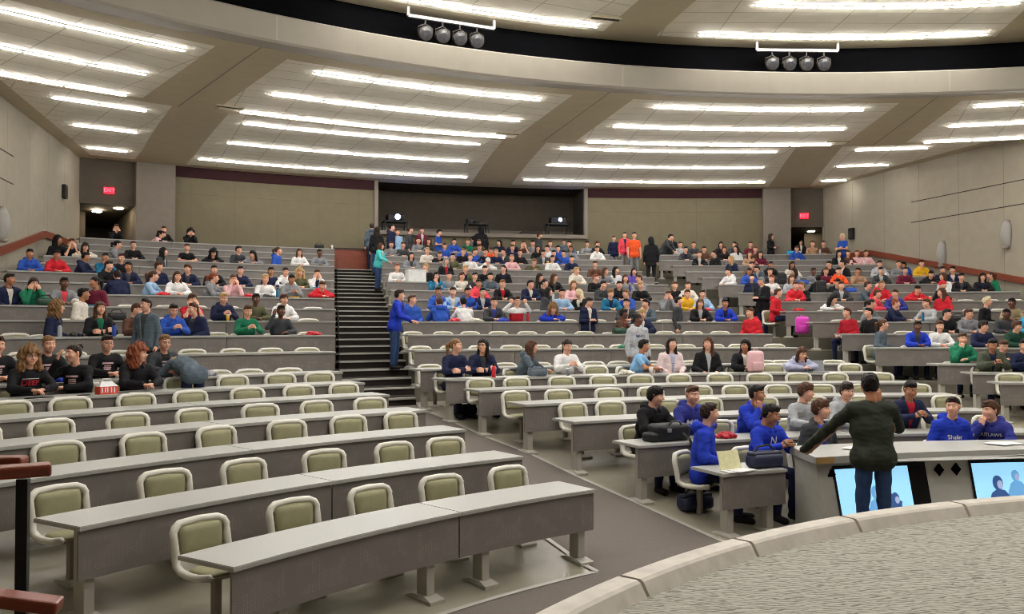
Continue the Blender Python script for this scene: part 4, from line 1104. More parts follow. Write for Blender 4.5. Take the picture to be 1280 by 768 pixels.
def standpose(lean=.0,arms=None,head=(0,0)): return dict(pel=(0,0,.93),sh=(0,-lean,1.44-lean*.35),head=(head[0],-lean-.02+head[1],1.645-lean*.55),leg='stand',arms=arms)
DN=((D(-.23,.03,1.14),D(-.235,-.05,.90),D(-.02,-.12,-1),D(-1,.1,0),'curl'),(D(.23,.03,1.14),D(.235,-.05,.90),D(.02,-.12,-1),D(1,.1,0),'curl'))
POSES.update({
 'stand':standpose(0,DN),
 'reach':standpose(.10,((D(-.21,-.20,1.15),D(-.20,-.44,1.05),D(0,-1,-.15),D(0,-.1,1),'flat'),(D(.23,-.15,1.13),D(.14,-.36,1.03),D(-.3,-1,0),D(0,0,1),'curl'))),
 'phone2':standpose(.03,((D(-.22,-.03,1.12),D(-.08,-.29,1.14),D(.4,-.9,.2),D(-.7,0,.6),'curl'),(D(.22,-.03,1.12),D(.08,-.29,1.14),D(-.4,-.9,.2),D(.7,0,.6),'curl')),(0,-.02)),
 'fold2':standpose(0,((D(-.24,-.05,1.15),D(.05,-.26,1.17),D(1,.1,.1),D(0,-1,.3),'curl'),(D(.24,-.05,1.15),D(-.04,-.28,1.13),D(-1,.15,.1),D(0,-1,.3),'curl'))),
 'bend':dict(pel=(0,.05,.93),sh=(0,-.46,1.10),head=(0,-.66,1.04),leg='stand',arms=((D(-.27,-.52,.93),D(-.06,-.66,.88),D(1,-.2,0),D(0,0,1),'flat'),(D(.27,-.52,.93),D(.08,-.64,.88),D(-1,-.2,0),D(0,0,1),'flat'))),
 'lean':standpose(.30,((D(-.24,-.38,1.12),D(-.18,-.55,.93),D(.1,-.8,-.6),D(0,-.5,1),'flat'),(D(.24,-.36,1.12),D(.16,-.52,.92),D(-.1,-.8,-.6),D(0,-.5,1),'flat')),(0,-.06)),
 'podium':standpose(.05,((D(-.29,-.16,1.19),D(-.19,-.30,1.45),D(.1,-.1,1),D(0,1,0),'curl'),(D(.34,-.26,1.13),D(.45,-.50,.915),D(.45,-.9,-.1),D(0,0,1),'flat'))),
})
def shoulders(P): s=P['sh']; return [(-.168,s[1]+.01,s[2]-.03),(.168,s[1]+.01,s[2]-.03)]
def torso_sdf(s,P,g):
    pel=np.array(P['pel']); sh=np.array(P['sh']); mid=lambda t:pel+(sh-pel)*t; z0=.0
    s.add(s.cap(pel+(-.075,0,.0),pel+(.075,0,.0),.112+g,.112+g,(1,.95,1)),.04)
    s.add(s.cap(mid(.15)+(0,0,0),mid(.55),.115+g,.118+g,(1.28,.92,1)),.05); s.add(s.cap(mid(.55),mid(.86)+(0,.0,0),.118+g,.112+g,(1.42,.92,1)),.05)
    a,b=shoulders(P); s.add(s.cap((a[0]*.82,a[1],a[2]),(b[0]*.82,b[1],b[2]),.056+g,.056+g),.05)
def arm_pts(P):
    return [(np.array(sh),np.array(A[0],float),np.array(A[1],float),A) for sh,A in zip(shoulders(P),P['arms'])]
KIT={}
def bounds(P,legs=False,m=.14):
    pts=[np.array(P['pel']),np.array(P['sh'])]+[q for a in arm_pts(P) for q in a[:3]]; lo=np.min(pts,0)-m; hi=np.max(pts,0)+m; lo[0]=min(lo[0],-.33); hi[0]=max(hi[0],.33); lo[1]-=.03; hi[1]+=.03; return lo,hi
def headrot(yaw,pitch): return Matrix.Rotation(rad(yaw),3,'Z')@Matrix.Rotation(rad(pitch),3,'X')
def skin_mesh(pn,yaw,pitch,fem):
    key=('skin',pn,yaw,pitch,fem)
    if key in KIT: return KIT[key]
    P=POSES[pn]
    bk=('base',pn)
    if bk not in KIT:
        lo,hi=bounds(P); s=Sdf(lo,hi,.016); torso_sdf(s,P,-.012)
        h=np.array(P['head']); sh=np.array(P['sh']); s.add(s.cap(sh+(0,.0,.0),h+(0,.035,-.12),.058,.050),.03)
        parts=[]
        for side,(S_,E_,W_,A) in enumerate(arm_pts(P)):
            s.add(s.cap(S_,E_,.046,.038),.02); s.add(s.cap(E_,W_,.038,.024),.012)
        parts.append((*s.mesh(),0))
        for side,(S_,E_,W_,A) in enumerate(arm_pts(P)):
            V,Q=HANDS[A[4]]; V=V.copy(); 
            if side==1: V[:,1]*=-1; Q=Q[:,::-1]
            d=np.array(A[2],float); R=handxf(side,W_,d,A[3]); parts.append((xf(V,R,W_),Q,0))
        KIT[bk]=parts
    R=np.array(headrot(yaw,pitch)); parts=list(KIT[bk])+[(xf(V,R,P['head']),Q,m) for V,Q,m in HEADS[fem]]
    KIT[key]=tomesh('person_body',parts,[M['skin'],M['eyew'],M['iris'],M['lip']]); return KIT[key]
def top_mesh(pn,kind,fine=False):
    key=('top',pn,kind,fine)
    if key in KIT: return KIT[key]
    P=POSES[pn]; lo,hi=bounds(P,m=.17); s=Sdf(lo,hi,.010 if fine else .014); g={'tee':.006,'sweater':.012,'hoodie':.02,'jacket':.018,'coat':.032}[kind]
    torso_sdf(s,P,g); sh=np.array(P['sh']); pel=np.array(P['pel'])
    if P['leg']=='stand': s.add(s.cap(pel+(-.07,0,-.02-.02*(kind=='coat')*8),pel+(.07,0,-.02-.02*(kind=='coat')*8),.104+g,.104+g,(1.02,.98,1)),.05)
    for S_,E_,W_,A in arm_pts(P):
        s.add(s.cap(S_,E_,.048+g,.040+g),.045)
        if kind=='tee': 
            dd=(E_-S_)/np.linalg.norm(E_-S_); 
        else:
            s.add(s.cap(E_,W_-(W_-E_)*.05,.039+g,.028+g*.8),.02)
    s.noise(.0045 if kind!='tee' else .003,26,3); s.noise(.0018,70,5)
    head=np.array(P['head'])
    if kind=='hoodie': s.add(s.cap(sh+(-.065,.095,.055),sh+(.065,.095,.055),.058,.058,(1,1,1.15)),.02); [ (s.add(s.cap(sh+(q*.10,.05,.07),sh+(q*.035,-.085,.012),.034,.022),.012)) for q in (-1,1)]
    if kind in('jacket','coat'): s.add(s.cap(sh+(-.03,.03,.05),sh+(.03,.03,.05),.06,.06,(1.1,1,1)),.02)
    nk=head+(0,.035,-.12)
    if kind in('jacket','coat'):
        zt=np.clip((s.Z-sh[2]+.45)/.45,0,1); w_=.012+.05*zt**2; s.F=np.maximum(s.F,-np.maximum(np.abs(s.X)-w_,s.Y-(pel[1]+(sh[1]-pel[1])*np.clip((s.Z-pel[2])/(sh[2]-pel[2]),0,1)-.03))); s.sub(s.cap(sh+(0,-.02,.02),nk+(0,-.01,.08),.052,.075),.008)
    if kind in('jacket','hoodie'): s.sub(s.cap(sh+(0,-.12,.03),sh+(0,-.16,-.06),.03,.006),.008)
    if kind=='tee':
        for S_,E_,W_,A in arm_pts(P):
            d=(E_-S_); d/=np.linalg.norm(d); c=S_+(E_-S_)*.72; pl=-((s.X-c[0])*d[0]+(s.Y-c[1])*d[1]+(s.Z-c[2])*d[2]); L=s.cap(S_+(E_-S_)*.72,E_+(E_-S_)*.25,.075,.075); s.sub(np.maximum(L,pl*1.0-.0),.004)
    V,Q=s.mesh(); KIT[key]=tomesh('top_'+kind,[(V,Q,0)],[M['cloth']]); return KIT[key]
def legs_mesh(kind):
    key=('legs',kind)
    if key in KIT: return KIT[key]
    if kind=='sit':
        s=Sdf((-.28,-.62,.03),(.28,.17,.70),.016); pel=np.array((0,0,.53)); s.add(s.cap(pel+(-.08,0,-.01),pel+(.08,0,-.01),.112,.112),.04); J=[((q*.09,-.02,.53),(q*.125,-.44,.535),(q*.12,-.42,.12)) for q in (-1,1)]
    else:
        s=Sdf((-.26,-.17,.03),(.26,.17,1.1),.016); pel=np.array((0,0,.93)); s.add(s.cap(pel+(-.075,0,0),pel+(.075,0,0),.108,.108),.04); J=[((q*.09,0,.90),(q*.105,-.02,.50),(q*.11,.01,.12)) for q in (-1,1)]
    for a,b,c in J: s.add(s.cap(a,b,.088,.066),.02); s.add(s.cap(b,c,.064,.052),.02)
    s.noise(.003,30,9); pl=.09-s.Z; s.F=np.maximum(s.F,pl); V,Q=s.mesh(); t=tomesh('trousers',[(V,Q,0)],[M['cloth']])
    s=Sdf((-.2,-.68 if kind=='sit' else -.26,-.02),(.2,-.30 if kind=='sit' else .12,.17),.010)
    for a,b,c in J:
        x,y,z=c; s.add(s.cap((x,y+.02,.05),(x*1.1,y-.15,.04),.045,.04,(1,1,.95)),.02); s.add(s.cap((x,y,.05),(x,y,.11),.045,.045),.02)
    s.F=np.maximum(s.F,-s.Z+.002); V,Q=s.mesh(); KIT[key]=(t,tomesh('shoes',[(V,Q,0)],[M['cloth']])); return KIT[key]
def hair_mesh(style):
    if ('hair',style) in KIT: return KIT[('hair',style)]
    big=style in('long','curly','pony'); s=Sdf((-.17,-.16,-.36 if big else -.17),(.17,.27 if style in('pony','bun') else .19,.19),.0065 if not big else .008)
    X,Y,Z=s.X,s.Y,s.Z
    inf={'short':.0085,'mop':.015,'long':.012,'pony':.006,'tight':.006,'bun':.006,'curly':.03,'hood':.035,'cap':.013}[style]
    sk=s.ell((0,.012,.022),(.076+inf,.096+inf,.100+inf*1.15)); 
    line={'short':[.070,.054,.030,-.058],'mop':[.046,.040,.0,-.080],'long':[.058,.050,-.05,-.12],'pony':[.066,.060,.0,-.05],'tight':[.066,.060,.0,-.05],'bun':[.066,.060,.0,-.05],'curly':[.055,.046,-.08,-.14],'hood':[.085,.065,-.10,-.12],'cap':[.045,.045,.03,.0]}[style]
    zh=np.interp(Y,[-.10,-.05,.004,.045] if style in('short','mop','cap') else [-.10,-.06,-.005,.06],line); zh=zh+.006*np.sin(X*70)*(Y<-.03)+ (.012*(X/.07) if style=='mop' else 0)*(Y<-.03)
    s.F=np.maximum(sk,zh-Z)
    if style in('short','mop'): s.add(s.ell((.012,-.045,.103),(.05,.035,.018+inf*.4)),.02)
    if style=='long':
        for q in (-1,1): s.add(s.cap((q*.075,.02,.03),(q*.088,.01,-.23),.026,.032,(1,1.3,1)),.02)
        s.add(s.cap((0,.075,.0),(0,.085,-.27),.07,.065,(1.25,.7,1)),.03)
    if style=='curly':
        for q in (-1,1): s.add(s.cap((q*.085,.01,.03),(q*.105,.0,-.16),.042,.05,(1,1.1,1)),.03)
        s.add(s.cap((0,.08,.0),(0,.085,-.19),.09,.09,(1.2,.8,1)),.04)
    if style=='pony': s.add(s.cap((0,.105,.045),(0,.165,.01),.026,.034),.015); s.add(s.cap((0,.165,.01),(0,.15,-.2),.036,.016),.02)
    if style=='bun': s.add(s.ell((0,.10,.095),(.04,.04,.038)),.012)
    if style=='hood':
        s.add(s.cap((0,.08,-.03),(0,.08,-.14),.085,.09,(1.2,1,1)),.03); s.sub(s.ell((0,-.10,-.015),(.066,.10,.092)),.01)
    if style=='cap': s.add(s.ell((0,-.115,.05),(.062,.058,.010)),.01)
    if style not in('hood','cap'): s.noise(.0035 if style!='curly' else .011,55 if style!='curly' else 60,2); s.noise(.002,150,4)
    s.sub(s.ell((0,-.035,-.03),(.062,.085,.085)),.008)
    parts=[(*s.mesh(),0)]
    if style not in('hood',):
        for q in (-1,1):
            e=Sdf((q*.032-.024,-.1,.022),(q*.032+.024,-.06,.046),.0045); e.add(e.cap((q*.018,-.0885,.034),(q*.046,-.0765,.035),.0042,.003),.001); parts.append((*e.mesh(),0))
    KIT[('hair',style)]=tomesh('hair_'+style,parts,[M['hair'] if style not in('hood','cap') else M['cloth']]); return KIT[('hair',style)]
COL={k:lin(v) for k,v in dict(black=(26,26,29),charcoal=(58,60,64),grey=(128,130,134),lightgrey=(172,174,178),white=(226,225,224),cream=(214,206,194),navy=(28,34,62),indigo=(48,54,132),blue=(44,80,168),royal=(34,58,178),lightblue=(150,182,214),skyblue=(132,180,222),cyan=(48,160,210),teal=(32,104,140),turquoise=(78,190,190),slate=(82,94,104),green=(30,110,80),darkgreen=(28,62,48),olive=(86,86,62),camo=(66,70,58),red=(196,38,50),crimson=(168,30,44),coral=(222,72,86),maroon=(100,30,50),pink=(226,180,184),lightpink=(226,206,206),purple=(96,80,176),lavender=(172,174,200),orange=(242,92,44),yellow=(216,168,40),brown=(88,60,48),tan=(176,140,112),khaki=(150,134,104),jeans=(44,64,98),
 lightbrown=(124,92,60),auburn=(124,66,42),blond=(176,144,96),platinum=(214,198,160),darkbrown=(40,28,24),magenta=(222,70,190),silver=(170,172,176),clear=(190,196,200),inkblue=(34,40,66),stripe=(150,150,155)).items()}
COL['brownhair']=lin((74,48,34)); COL['blackhair']=lin((22,18,18))
SKIN={'light':lin((222,168,142)),'tan':lin((176,122,92)),'brown':lin((104,68,52)),'asian':lin((214,164,134))}
HN={'short':'short','mop':'tousled','long':'long','pony':'ponytailed','tight':'tied-back','bun':'bunned','curly':'bushy curly'}
PN={'desk':'hands on desk','face':'hands to face','chin':'chin on fist','slump':'slumped over desk','sit':'sitting back','fold':'arms folded','phone':'holding up hands','ear':'hand by head','raise':'both fists raised','stand':'standing','reach':'standing reaching forward','phone2':'standing hands together','fold2':'standing arms crossed','lean':'standing bent forward','podium':'standing hand on podium'}
TN={'F':'','L':' facing left','R':' facing right','l':' head turned left','r':' head turned right','B':' seen from behind'}
HCN={'brownhair':'brown','blackhair':'black','darkbrown':'dark brown','lightbrown':'light brown'}
def hairphrase(h,hc): return 'hood up' if h=='hood' else (hc.replace('hair','')+' cap' if h=='cap' else f'{HN[h]} {HCN.get(hc,hc)} hair')
GN={'sweater':'top','tee':'t-shirt'}
seen={}
def person(x,y,z,rz,top,tc,hair,hc,pose,turn,skin='light',sc=1.0,pants='navy',where='',label=None,group=None,fine=False,pitch=None,hy=None,rot=0,inner=None,glasses=False):
    body={'F':0,'L':-52,'R':52,'l':-6,'r':6,'B':180}[turn]; hyaw={'F':0,'L':-22,'R':22,'l':-38,'r':38,'B':0}[turn]
    if hy is not None: hyaw=hy
    if pitch is None: pitch={'desk':6,'slump':24,'phone':16,'face':8,'chin':2,'phone2':16,'lean':14}.get(pose,0)
    if fine is False: hyaw=round(hyaw/4)*4
    fem=hair in('long','pony','bun','tight','curly')
    hck={'brown':'brownhair','black':'blackhair'}.get(hc,hc) if hair not in('hood','cap') else hc
    me=skin_mesh(pose,hyaw,pitch,fem); o=obj('person',me,None,None,(x,y,z),(0,0,rz+rad(body+rot)),SKIN.get(skin,SKIN['light'])); o.scale=(sc,sc,sc)
    hd=headrot(hyaw,pitch).to_euler(); P=POSES[pose]
    h=obj('hood' if hair=='hood' else 'cap' if hair=='cap' else 'hair',hair_mesh(hair),None,o,P['head'],hd,COL[hck]); 
    t=obj({'tee':'tee_shirt'}.get(top,top),top_mesh(pose,top,fine),None,o,col=COL[tc])
    if top in('jacket','coat'): obj('shirt',top_mesh(pose,'tee'),None,o,col=COL[inner or ('lightgrey','navy','charcoal','cream')[len(label or where)%4]])
    if glasses: obj('glasses',glasses_mesh(),None,o,P['head'],hd)
    a,b=legs_mesh(P['leg']); obj('trousers',a,None,o,col=COL[pants]); obj('shoes',b,None,o,col=COL['black'])
    if label is None:
        gn=GN.get(top,top); label=f"person in {tc} {gn}, {hairphrase(hair,hck)}, {PN[pose]}{TN[turn]}, {where}"
        while len(label.split())>16:
            for cut in (TN[turn],', '+PN[pose]):
                if cut and cut in label: label=label.replace(cut,'',1); break
            else: break
    tag(o,label,'person',group); return o
def glasses_mesh():
    if 'gl' not in KIT:
        bm=bmesh.new()
        for q in (-1,1):
            tube(bm,[(q*.032+.021*math.cos(a_*math.pi/5),-.098+.006*abs(math.cos(a_*math.pi/5)),.012+.016*math.sin(a_*math.pi/5)) for a_ in range(11)],.0022,5); tube(bm,[(q*.053,-.09,.016),(q*.078,-.03,.02),(q*.08,.01,.016)],.002,5)
        tube(bm,[(-.011,-.1,.015),(.011,-.1,.015)],.002,5); me=bpy.data.meshes.new('glasses'); bm.to_mesh(me); bm.free(); me.materials.append(M['black']); KIT['gl']=me
    return KIT['gl']
def bars_on(target,rects,m,parent):
    """small printed lines, too fine to read, pressed onto the chest"""
    from mathutils.bvhtree import BVHTree
    tm=target.data; tr=BVHTree.FromPolygons([v.co[:] for v in tm.vertices],[p_.vertices[:] for p_ in tm.polygons]); bm=bmesh.new()
    for x0,x1,z0,z1 in rects:
        n=max(2,int((x1-x0)/.012)); R_=[]
        for z in (z0,z1):
            row=[]
            for j in range(n+1):
                h_=front_hit(tr,(x0+(x1-x0)*j/n,-.9,z),(0,1,0)); row.append((x0+(x1-x0)*j/n,(h_.y if h_ else -.2)-.004,z))
            R_.append(row)
        quadgrid(bm,R_)
    obj('chest_print',bm,m,parent)
def front_hit(tr,o_,d_):
    """last garment surface facing the ray: the chest, past any forearm in front of it"""
    best=None; p_=Vector(o_); d_=Vector(d_)
    for _ in range(8):
        h_=tr.ray_cast(p_,d_)
        if h_[0] is None: break
        if h_[1].dot(d_)<0: best=h_[0]
        p_=h_[0]+d_*.004
    return best
def text_on(target,txt,size,loc,m,parent,rx=90,sx=1.0,w=.5):
    """lettering pressed onto the chest of a garment; loc in the person's local frame (ray goes +Y)"""
    cu=bpy.data.curves.new('txt','FONT'); cu.body=txt; cu.size=size; cu.align_x='CENTER'; cu.align_y='CENTER'; cu.offset=.0015
    to=bpy.data.objects.new('t',cu); C.objects.link(to); dg=bpy.context.evaluated_depsgraph_get(); me=bpy.data.meshes.new_from_object(to.evaluated_get(dg)); bpy.data.objects.remove(to)
    bm=bmesh.new(); bm.from_mesh(me); bmesh.ops.triangulate(bm,faces=bm.faces)
    for _ in range(2):
        E=[e for e in bm.edges if e.calc_length()>.012]
        if E: bmesh.ops.subdivide_edges(bm,edges=E,cuts=1)
        bmesh.ops.triangulate(bm,faces=bm.faces)
    from mathutils.bvhtree import BVHTree
    tm=target.data; tr=BVHTree.FromPolygons([v.co[:] for v in tm.vertices],[p_.vertices[:] for p_ in tm.polygons])
    back=loc[1]>0
    for v in bm.verts:
        px_,pz_=v.co.x*sx,v.co.y
        if back: o_=Vector((loc[0]-px_,.6,loc[2]+pz_)); hit_=tr.ray_cast(o_,Vector((0,-1,0)))
        else: o_=Vector((loc[0]+px_,-.9,loc[2]+pz_)); hit_=(front_hit(tr,o_,(0,1,0)),)
        q=hit_[0]; v.co=Vector((o_.x,(q.y if q else -.2)+(-.004 if not back else .004),o_.z))
    me2=bpy.data.meshes.new('lettering'); bm.to_mesh(me2); bm.free(); me2.materials.append(m); obj('lettering',me2,None,parent)
HERO={}   # (block,row,theta)->person
rows={}
for l in PEOPLE.split('\n'):
    t=l.split(); b,k=t[0][0],int(t[0][1:]); rows.setdefault((b,k),[]).append([float(t[1])]+t[2:])
allp=[]; ORD=words[1:]+['thirteenth','fourteenth','fifteenth','sixteenth','seventeenth','eighteenth','nineteenth','twentieth','twenty-first']
for (b,k),L in rows.items():
    r=RR[k-1]; mn=deg(.40/(r+.8)); 
    for _ in range(6):                                   # neighbours keep shoulder room
        for i in range(len(L)-1):
            g=L[i+1][0]-L[i][0]
            if g<mn: q=(mn-g)/2; L[i][0]-=q; L[i+1][0]+=q
    hi=deg(math.asin(min(1,(XR-.5-CX)/(r+off(k))))); lo=deg(math.asin(max(-1,(XL+.5-CX)/(r+off(k)))))   # nobody sits inside a side wall
    for i in range(len(L)-1,-1,-1): L[i][0]=min(L[i][0],hi-(len(L)-1-i)*mn*.8)
    for i in range(len(L)): L[i][0]=max(L[i][0],lo+i*mn*.8)
    for i,q in enumerate(L): allp.append((b,k,i,len(L),q))
def plabel(b,k,q):
    top,tc,hair,hc,pose,turn=q[1:7]; hk={'brown':'brownhair','black':'blackhair'}.get(hc,hc) if hair not in('hood','cap') else hc
    tail=', '+rowname(b,k); base=f"person in {tc} {GN.get(top,top)}, {hairphrase(hair,hk)}"
    for mid in (f", {PN[pose]}{TN[turn]}",f", {PN[pose]}",TN[turn] and ','+TN[turn],''):
        if len((base+mid+tail).split())<=16: return base+mid+tail
    return base+tail
cnt={}
for b,k,i,n,q in allp: cnt[plabel(b,k,q)]=cnt.get(plabel(b,k,q),0)+1
for b,k,i,n,q in allp:
    th,top,tc,hair,hc,pose,turn=q[:7]; ex=q[7:]; inner=next((e_[2:] for e_ in ex if e_[:2]=='i='),None); gl='glasses' in ex; skin=next((e_ for e_ in ex if e_ in SKIN),'light'); r=RR[k-1]; o_=off(k); z=ZF[k-1]+(.03 if k<8 else 0); rn=rowname(b,k)
    sc=1.05 if k<3 else 1.02 if k<13 else 1.0
    if turn=='B': R_=r+o_-.03
    else: R_=r+o_
    x,y=pol(R_,th); lab=plabel(b,k,q)
    gn=GN.get(top,top); hk={'brown':'brownhair','black':'blackhair'}.get(hc,hc) if hair not in('hood','cap') else hc
    if cnt[lab]>1: lab=f"{ORD[i]} person from left, {tc} {gn}, {hc} hair, {rn}"
    fine=k<=6
    off_rz=-rad(th)
    if turn in 'LR' and pose in('desk','face','chin','slump','phone','ear'): # turned sitters stay clear of the desk edge
        R_=min(r+o_+.06,r+SP[k-1]-.1)
        x,y=pol(R_,th)
    p_=person(x,y,z,off_rz,top,tc,hair,hc,pose,turn,skin,sc,'navy',rn,lab,fine=fine,inner=inner,glasses=gl)
    HERO[(b,k,i)]=p_
    # the chair below
    rc=r+o_-.02; cx_,cy_=pol(rc+.04,th); garm=f"{tc} {gn}"
    cl=f"cream chair under the {ORD[i]} person from left, {rn}"
    if k<=11: chair(cx_,cy_,(floorz(rc)-.02 if k<8 else ZF[k-1])-.03,off_rz+rad({'L':-30,'R':30}.get(turn,0)),cl,'occupied shell chairs')
SL=[l.split() for l in STANDING.split('\n')]
SLAB=["person in slate hoodie standing with back turned at the head of the stairs","person in black jacket and jeans climbing near the top of the stairs","long-haired person in turquoise jacket reaching out on the upper stairs","man in royal blue and grey jacket standing on the stairs by the desks","large person in navy hoodie standing behind the topmost centre row near the stairs","person in light blue top standing beside the large navy hoodie","person in charcoal top standing under the left projector, facing right","person in maroon jacket with black hair standing under the booth","person in blue t-shirt standing under the booth, facing right","broad person with black hood up standing under the middle booth cart","small person in grey standing beside the broad hooded person","person in charcoal top with tousled hair standing under the right projector","small person in slate top standing right of the booth's projector","person in navy top standing left of the coral jacket by the back wall","person in coral jacket standing between navy top and orange shirt","person in bright orange t-shirt standing near the top of centre block","person in long black coat with hood seen from behind near the aisle","person in charcoal bending over to the right by the topmost desks","person in black jacket standing right of the bending person at the top","person in black top and cream trousers standing before the right pillar","person in black coat standing in the right rear doorway","fair-haired person in blue t-shirt standing by the right wall at the top","person in navy jacket looking down at a phone, standing in the centre block","person in charcoal top standing with back turned at the centre block's right end","person in light grey hoodie with dark lettering standing behind the seated women","person in slate jacket standing in the left block, facing left","person in slate jacket leaning over desks in the right aisle","person in navy jacket standing in the right aisle above the grey-haired person","grey-haired person in black coat reading a book in the right aisle"]
STP=[]
for l,lab in zip(SL,SLAB):
    th,R_,z=map(float,l[:3]); x,y=pol(R_,th); top,tc,hair,hc,pose,turn,sc,pants=l[3:11]
    STP.append(person(x,y,z,-rad(th),top,tc,hair,hc,pose,turn,'brown' if 'lettering' in lab else 'light',float(sc),pants,label=lab,fine='lettering' in lab or 'royal' in lab))
# the man leaning on the podium, seen from behind
man=person(5.94,8.23,0.0,rad(180-12),'sweater','darkgreen','short','black','podium','F','tan',1.085,'jeans',label='man in dark green fleece and jeans, back to camera, one hand on the podium',fine=True,hy=-14,pitch=4)
for c_ in man.children:
    if c_.name.startswith('sweater'): c_.color=(*lin((46,50,42)),1); c_.scale=(1.13,1.08,1.0)
# person bending over the desk in the left block, back to the camera
bx,by=pol(RR[5]+.55,BEND)
person(bx,by,ZF[5]+.03,-rad(BEND),'sweater','slate','mop','blond','bend','B','light',.97,label='fair-haired person in slate blue bending far over a desk, back to camera, sixth row',fine=True)
def garment(o): return [c_ for c_ in o.children if c_.name.split('.')[0] in('hoodie','sweater','jacket','coat','tee_shirt')][0]
def inner_(o): return [c_ for c_ in o.children if c_.name.startswith('shirt')][0]
H=HERO
for (key,txt,size,loc,m) in (((('L',6,0)),'DEEP',.095,(0,-1,.86),'printr'),(('C',1,1),'N',.14,(.0,-1,.90),'printw'),(('C',1,0),'E',.06,(.06,-1,.90),'printw'),(('C',1,3),'Shafer',.075,(0,-1,.86),'printw'),(('C',1,4),'OUTLAWS',.058,(0,-1,.88),'printw'),(('C',2,1),'Mills',.11,(0,-1,.84),'printw')):
    if key in H: g_=garment(H[key]); text_on(g_,txt,size,loc,M[m],g_)
g_=inner_(H[('C',1,2)]); text_on(g_,'TEX',.075,(0,-1,.88),M['printw'],g_)
w_=[o for o in STP if 'lettering' in o['label']][0]; g_=garment(w_); text_on(g_,'MHO',.085,(0,-1,1.30),M['printn'],g_)
L2=[(-.08,.08,.90,.925),(-.05,.05,.865,.88),(-.055,.055,.84,.855),(-.05,.05,.815,.83)]
bars_on(garment(H[('L',6,0)]),[(-.10,.10,.91,.918)],M['printw'],garment(H[('L',6,0)]))
for key,m in ((('L',6,1),'printp'),(('L',7,0),'printp'),(('L',7,1),'printp'),(('L',7,2),'printp')):
    g_=garment(H[key]); bars_on(g_,L2,M[m],g_)
g_=inner_(H[('L',7,3)]); bars_on(g_,[(-.06,.06,.90,.92),(-.05,.05,.87,.88),(-.05,.05,.85,.86)],M['printp'],g_)
g_=inner_(H[('C',6,5)]); bars_on(g_,[(-.05,.06,.86,.866),(-.05,.06,.82,.826)],M['printn'],g_)
# two-tone track top: white yoke above the red body
o=[H[k_] for k_ in H if k_[:2]==('C',10) and H[k_]['label'].find('crimson')>=0][0]; g_=garment(o); me=g_.data.copy(); g_.data=me; me.materials.append(M['printw'])
for p_ in me.polygons:
    if p_.center.z>.93 or abs(p_.center.x)>.19: p_.material_index=1

# ------------------------------------------------------------------ things on and around the desks
PK={}
def blobmesh(key,rx,ry,rz,amp,seed,flat=True,mats=None):
    if key in PK: return PK[key]
    s=Sdf((-rx*1.5,-ry*1.5,-.02),(rx*1.5,ry*1.5,rz*1.9),.009); s.add(s.ell((0,0,rz*.45),(rx,ry,rz)),.01)
    r_=np.random.RandomState(seed)
    for _ in range(4): c=r_.uniform(-.6,.6,2); s.add(s.ell((c[0]*rx,c[1]*ry,rz*.5),(rx*.5,ry*.45,rz*.9)),.03)
    s.noise(amp,45,seed); s.noise(amp*.5,90,seed+1); s.F=np.maximum(s.F,.001-s.Z); PK[key]=tomesh(key,[(*s.mesh(),0)],[M['prop']]); return PK[key]
def pmesh(key,fn,m='prop',smooth=False):
    if key not in PK:
        bm=bmesh.new(); fn(bm); bmesh.ops.recalc_face_normals(bm,faces=bm.faces); me=bpy.data.meshes.new(key); bm.to_mesh(me); bm.free(); me.materials.append(M[m])
        if smooth:
            for p_ in me.polygons: p_.use_smooth=True
        PK[key]=me
    return PK[key]
def rb(x,y,z,w=.02,seg=3,z0=0):
    def f(bm): box(bm,-x,x,-y,y,z0,z); bbox_bevel(bm,w,seg)
    return f
def strap(pts,w):
    def f(bm):
        P=[[(p_[0]-w,p_[1],p_[2]),(p_[0]+w,p_[1],p_[2])] for p_ in pts]; quadgrid(bm,P); bmesh.ops.solidify(bm,geom=list(bm.faces),thickness=.006)
    return f
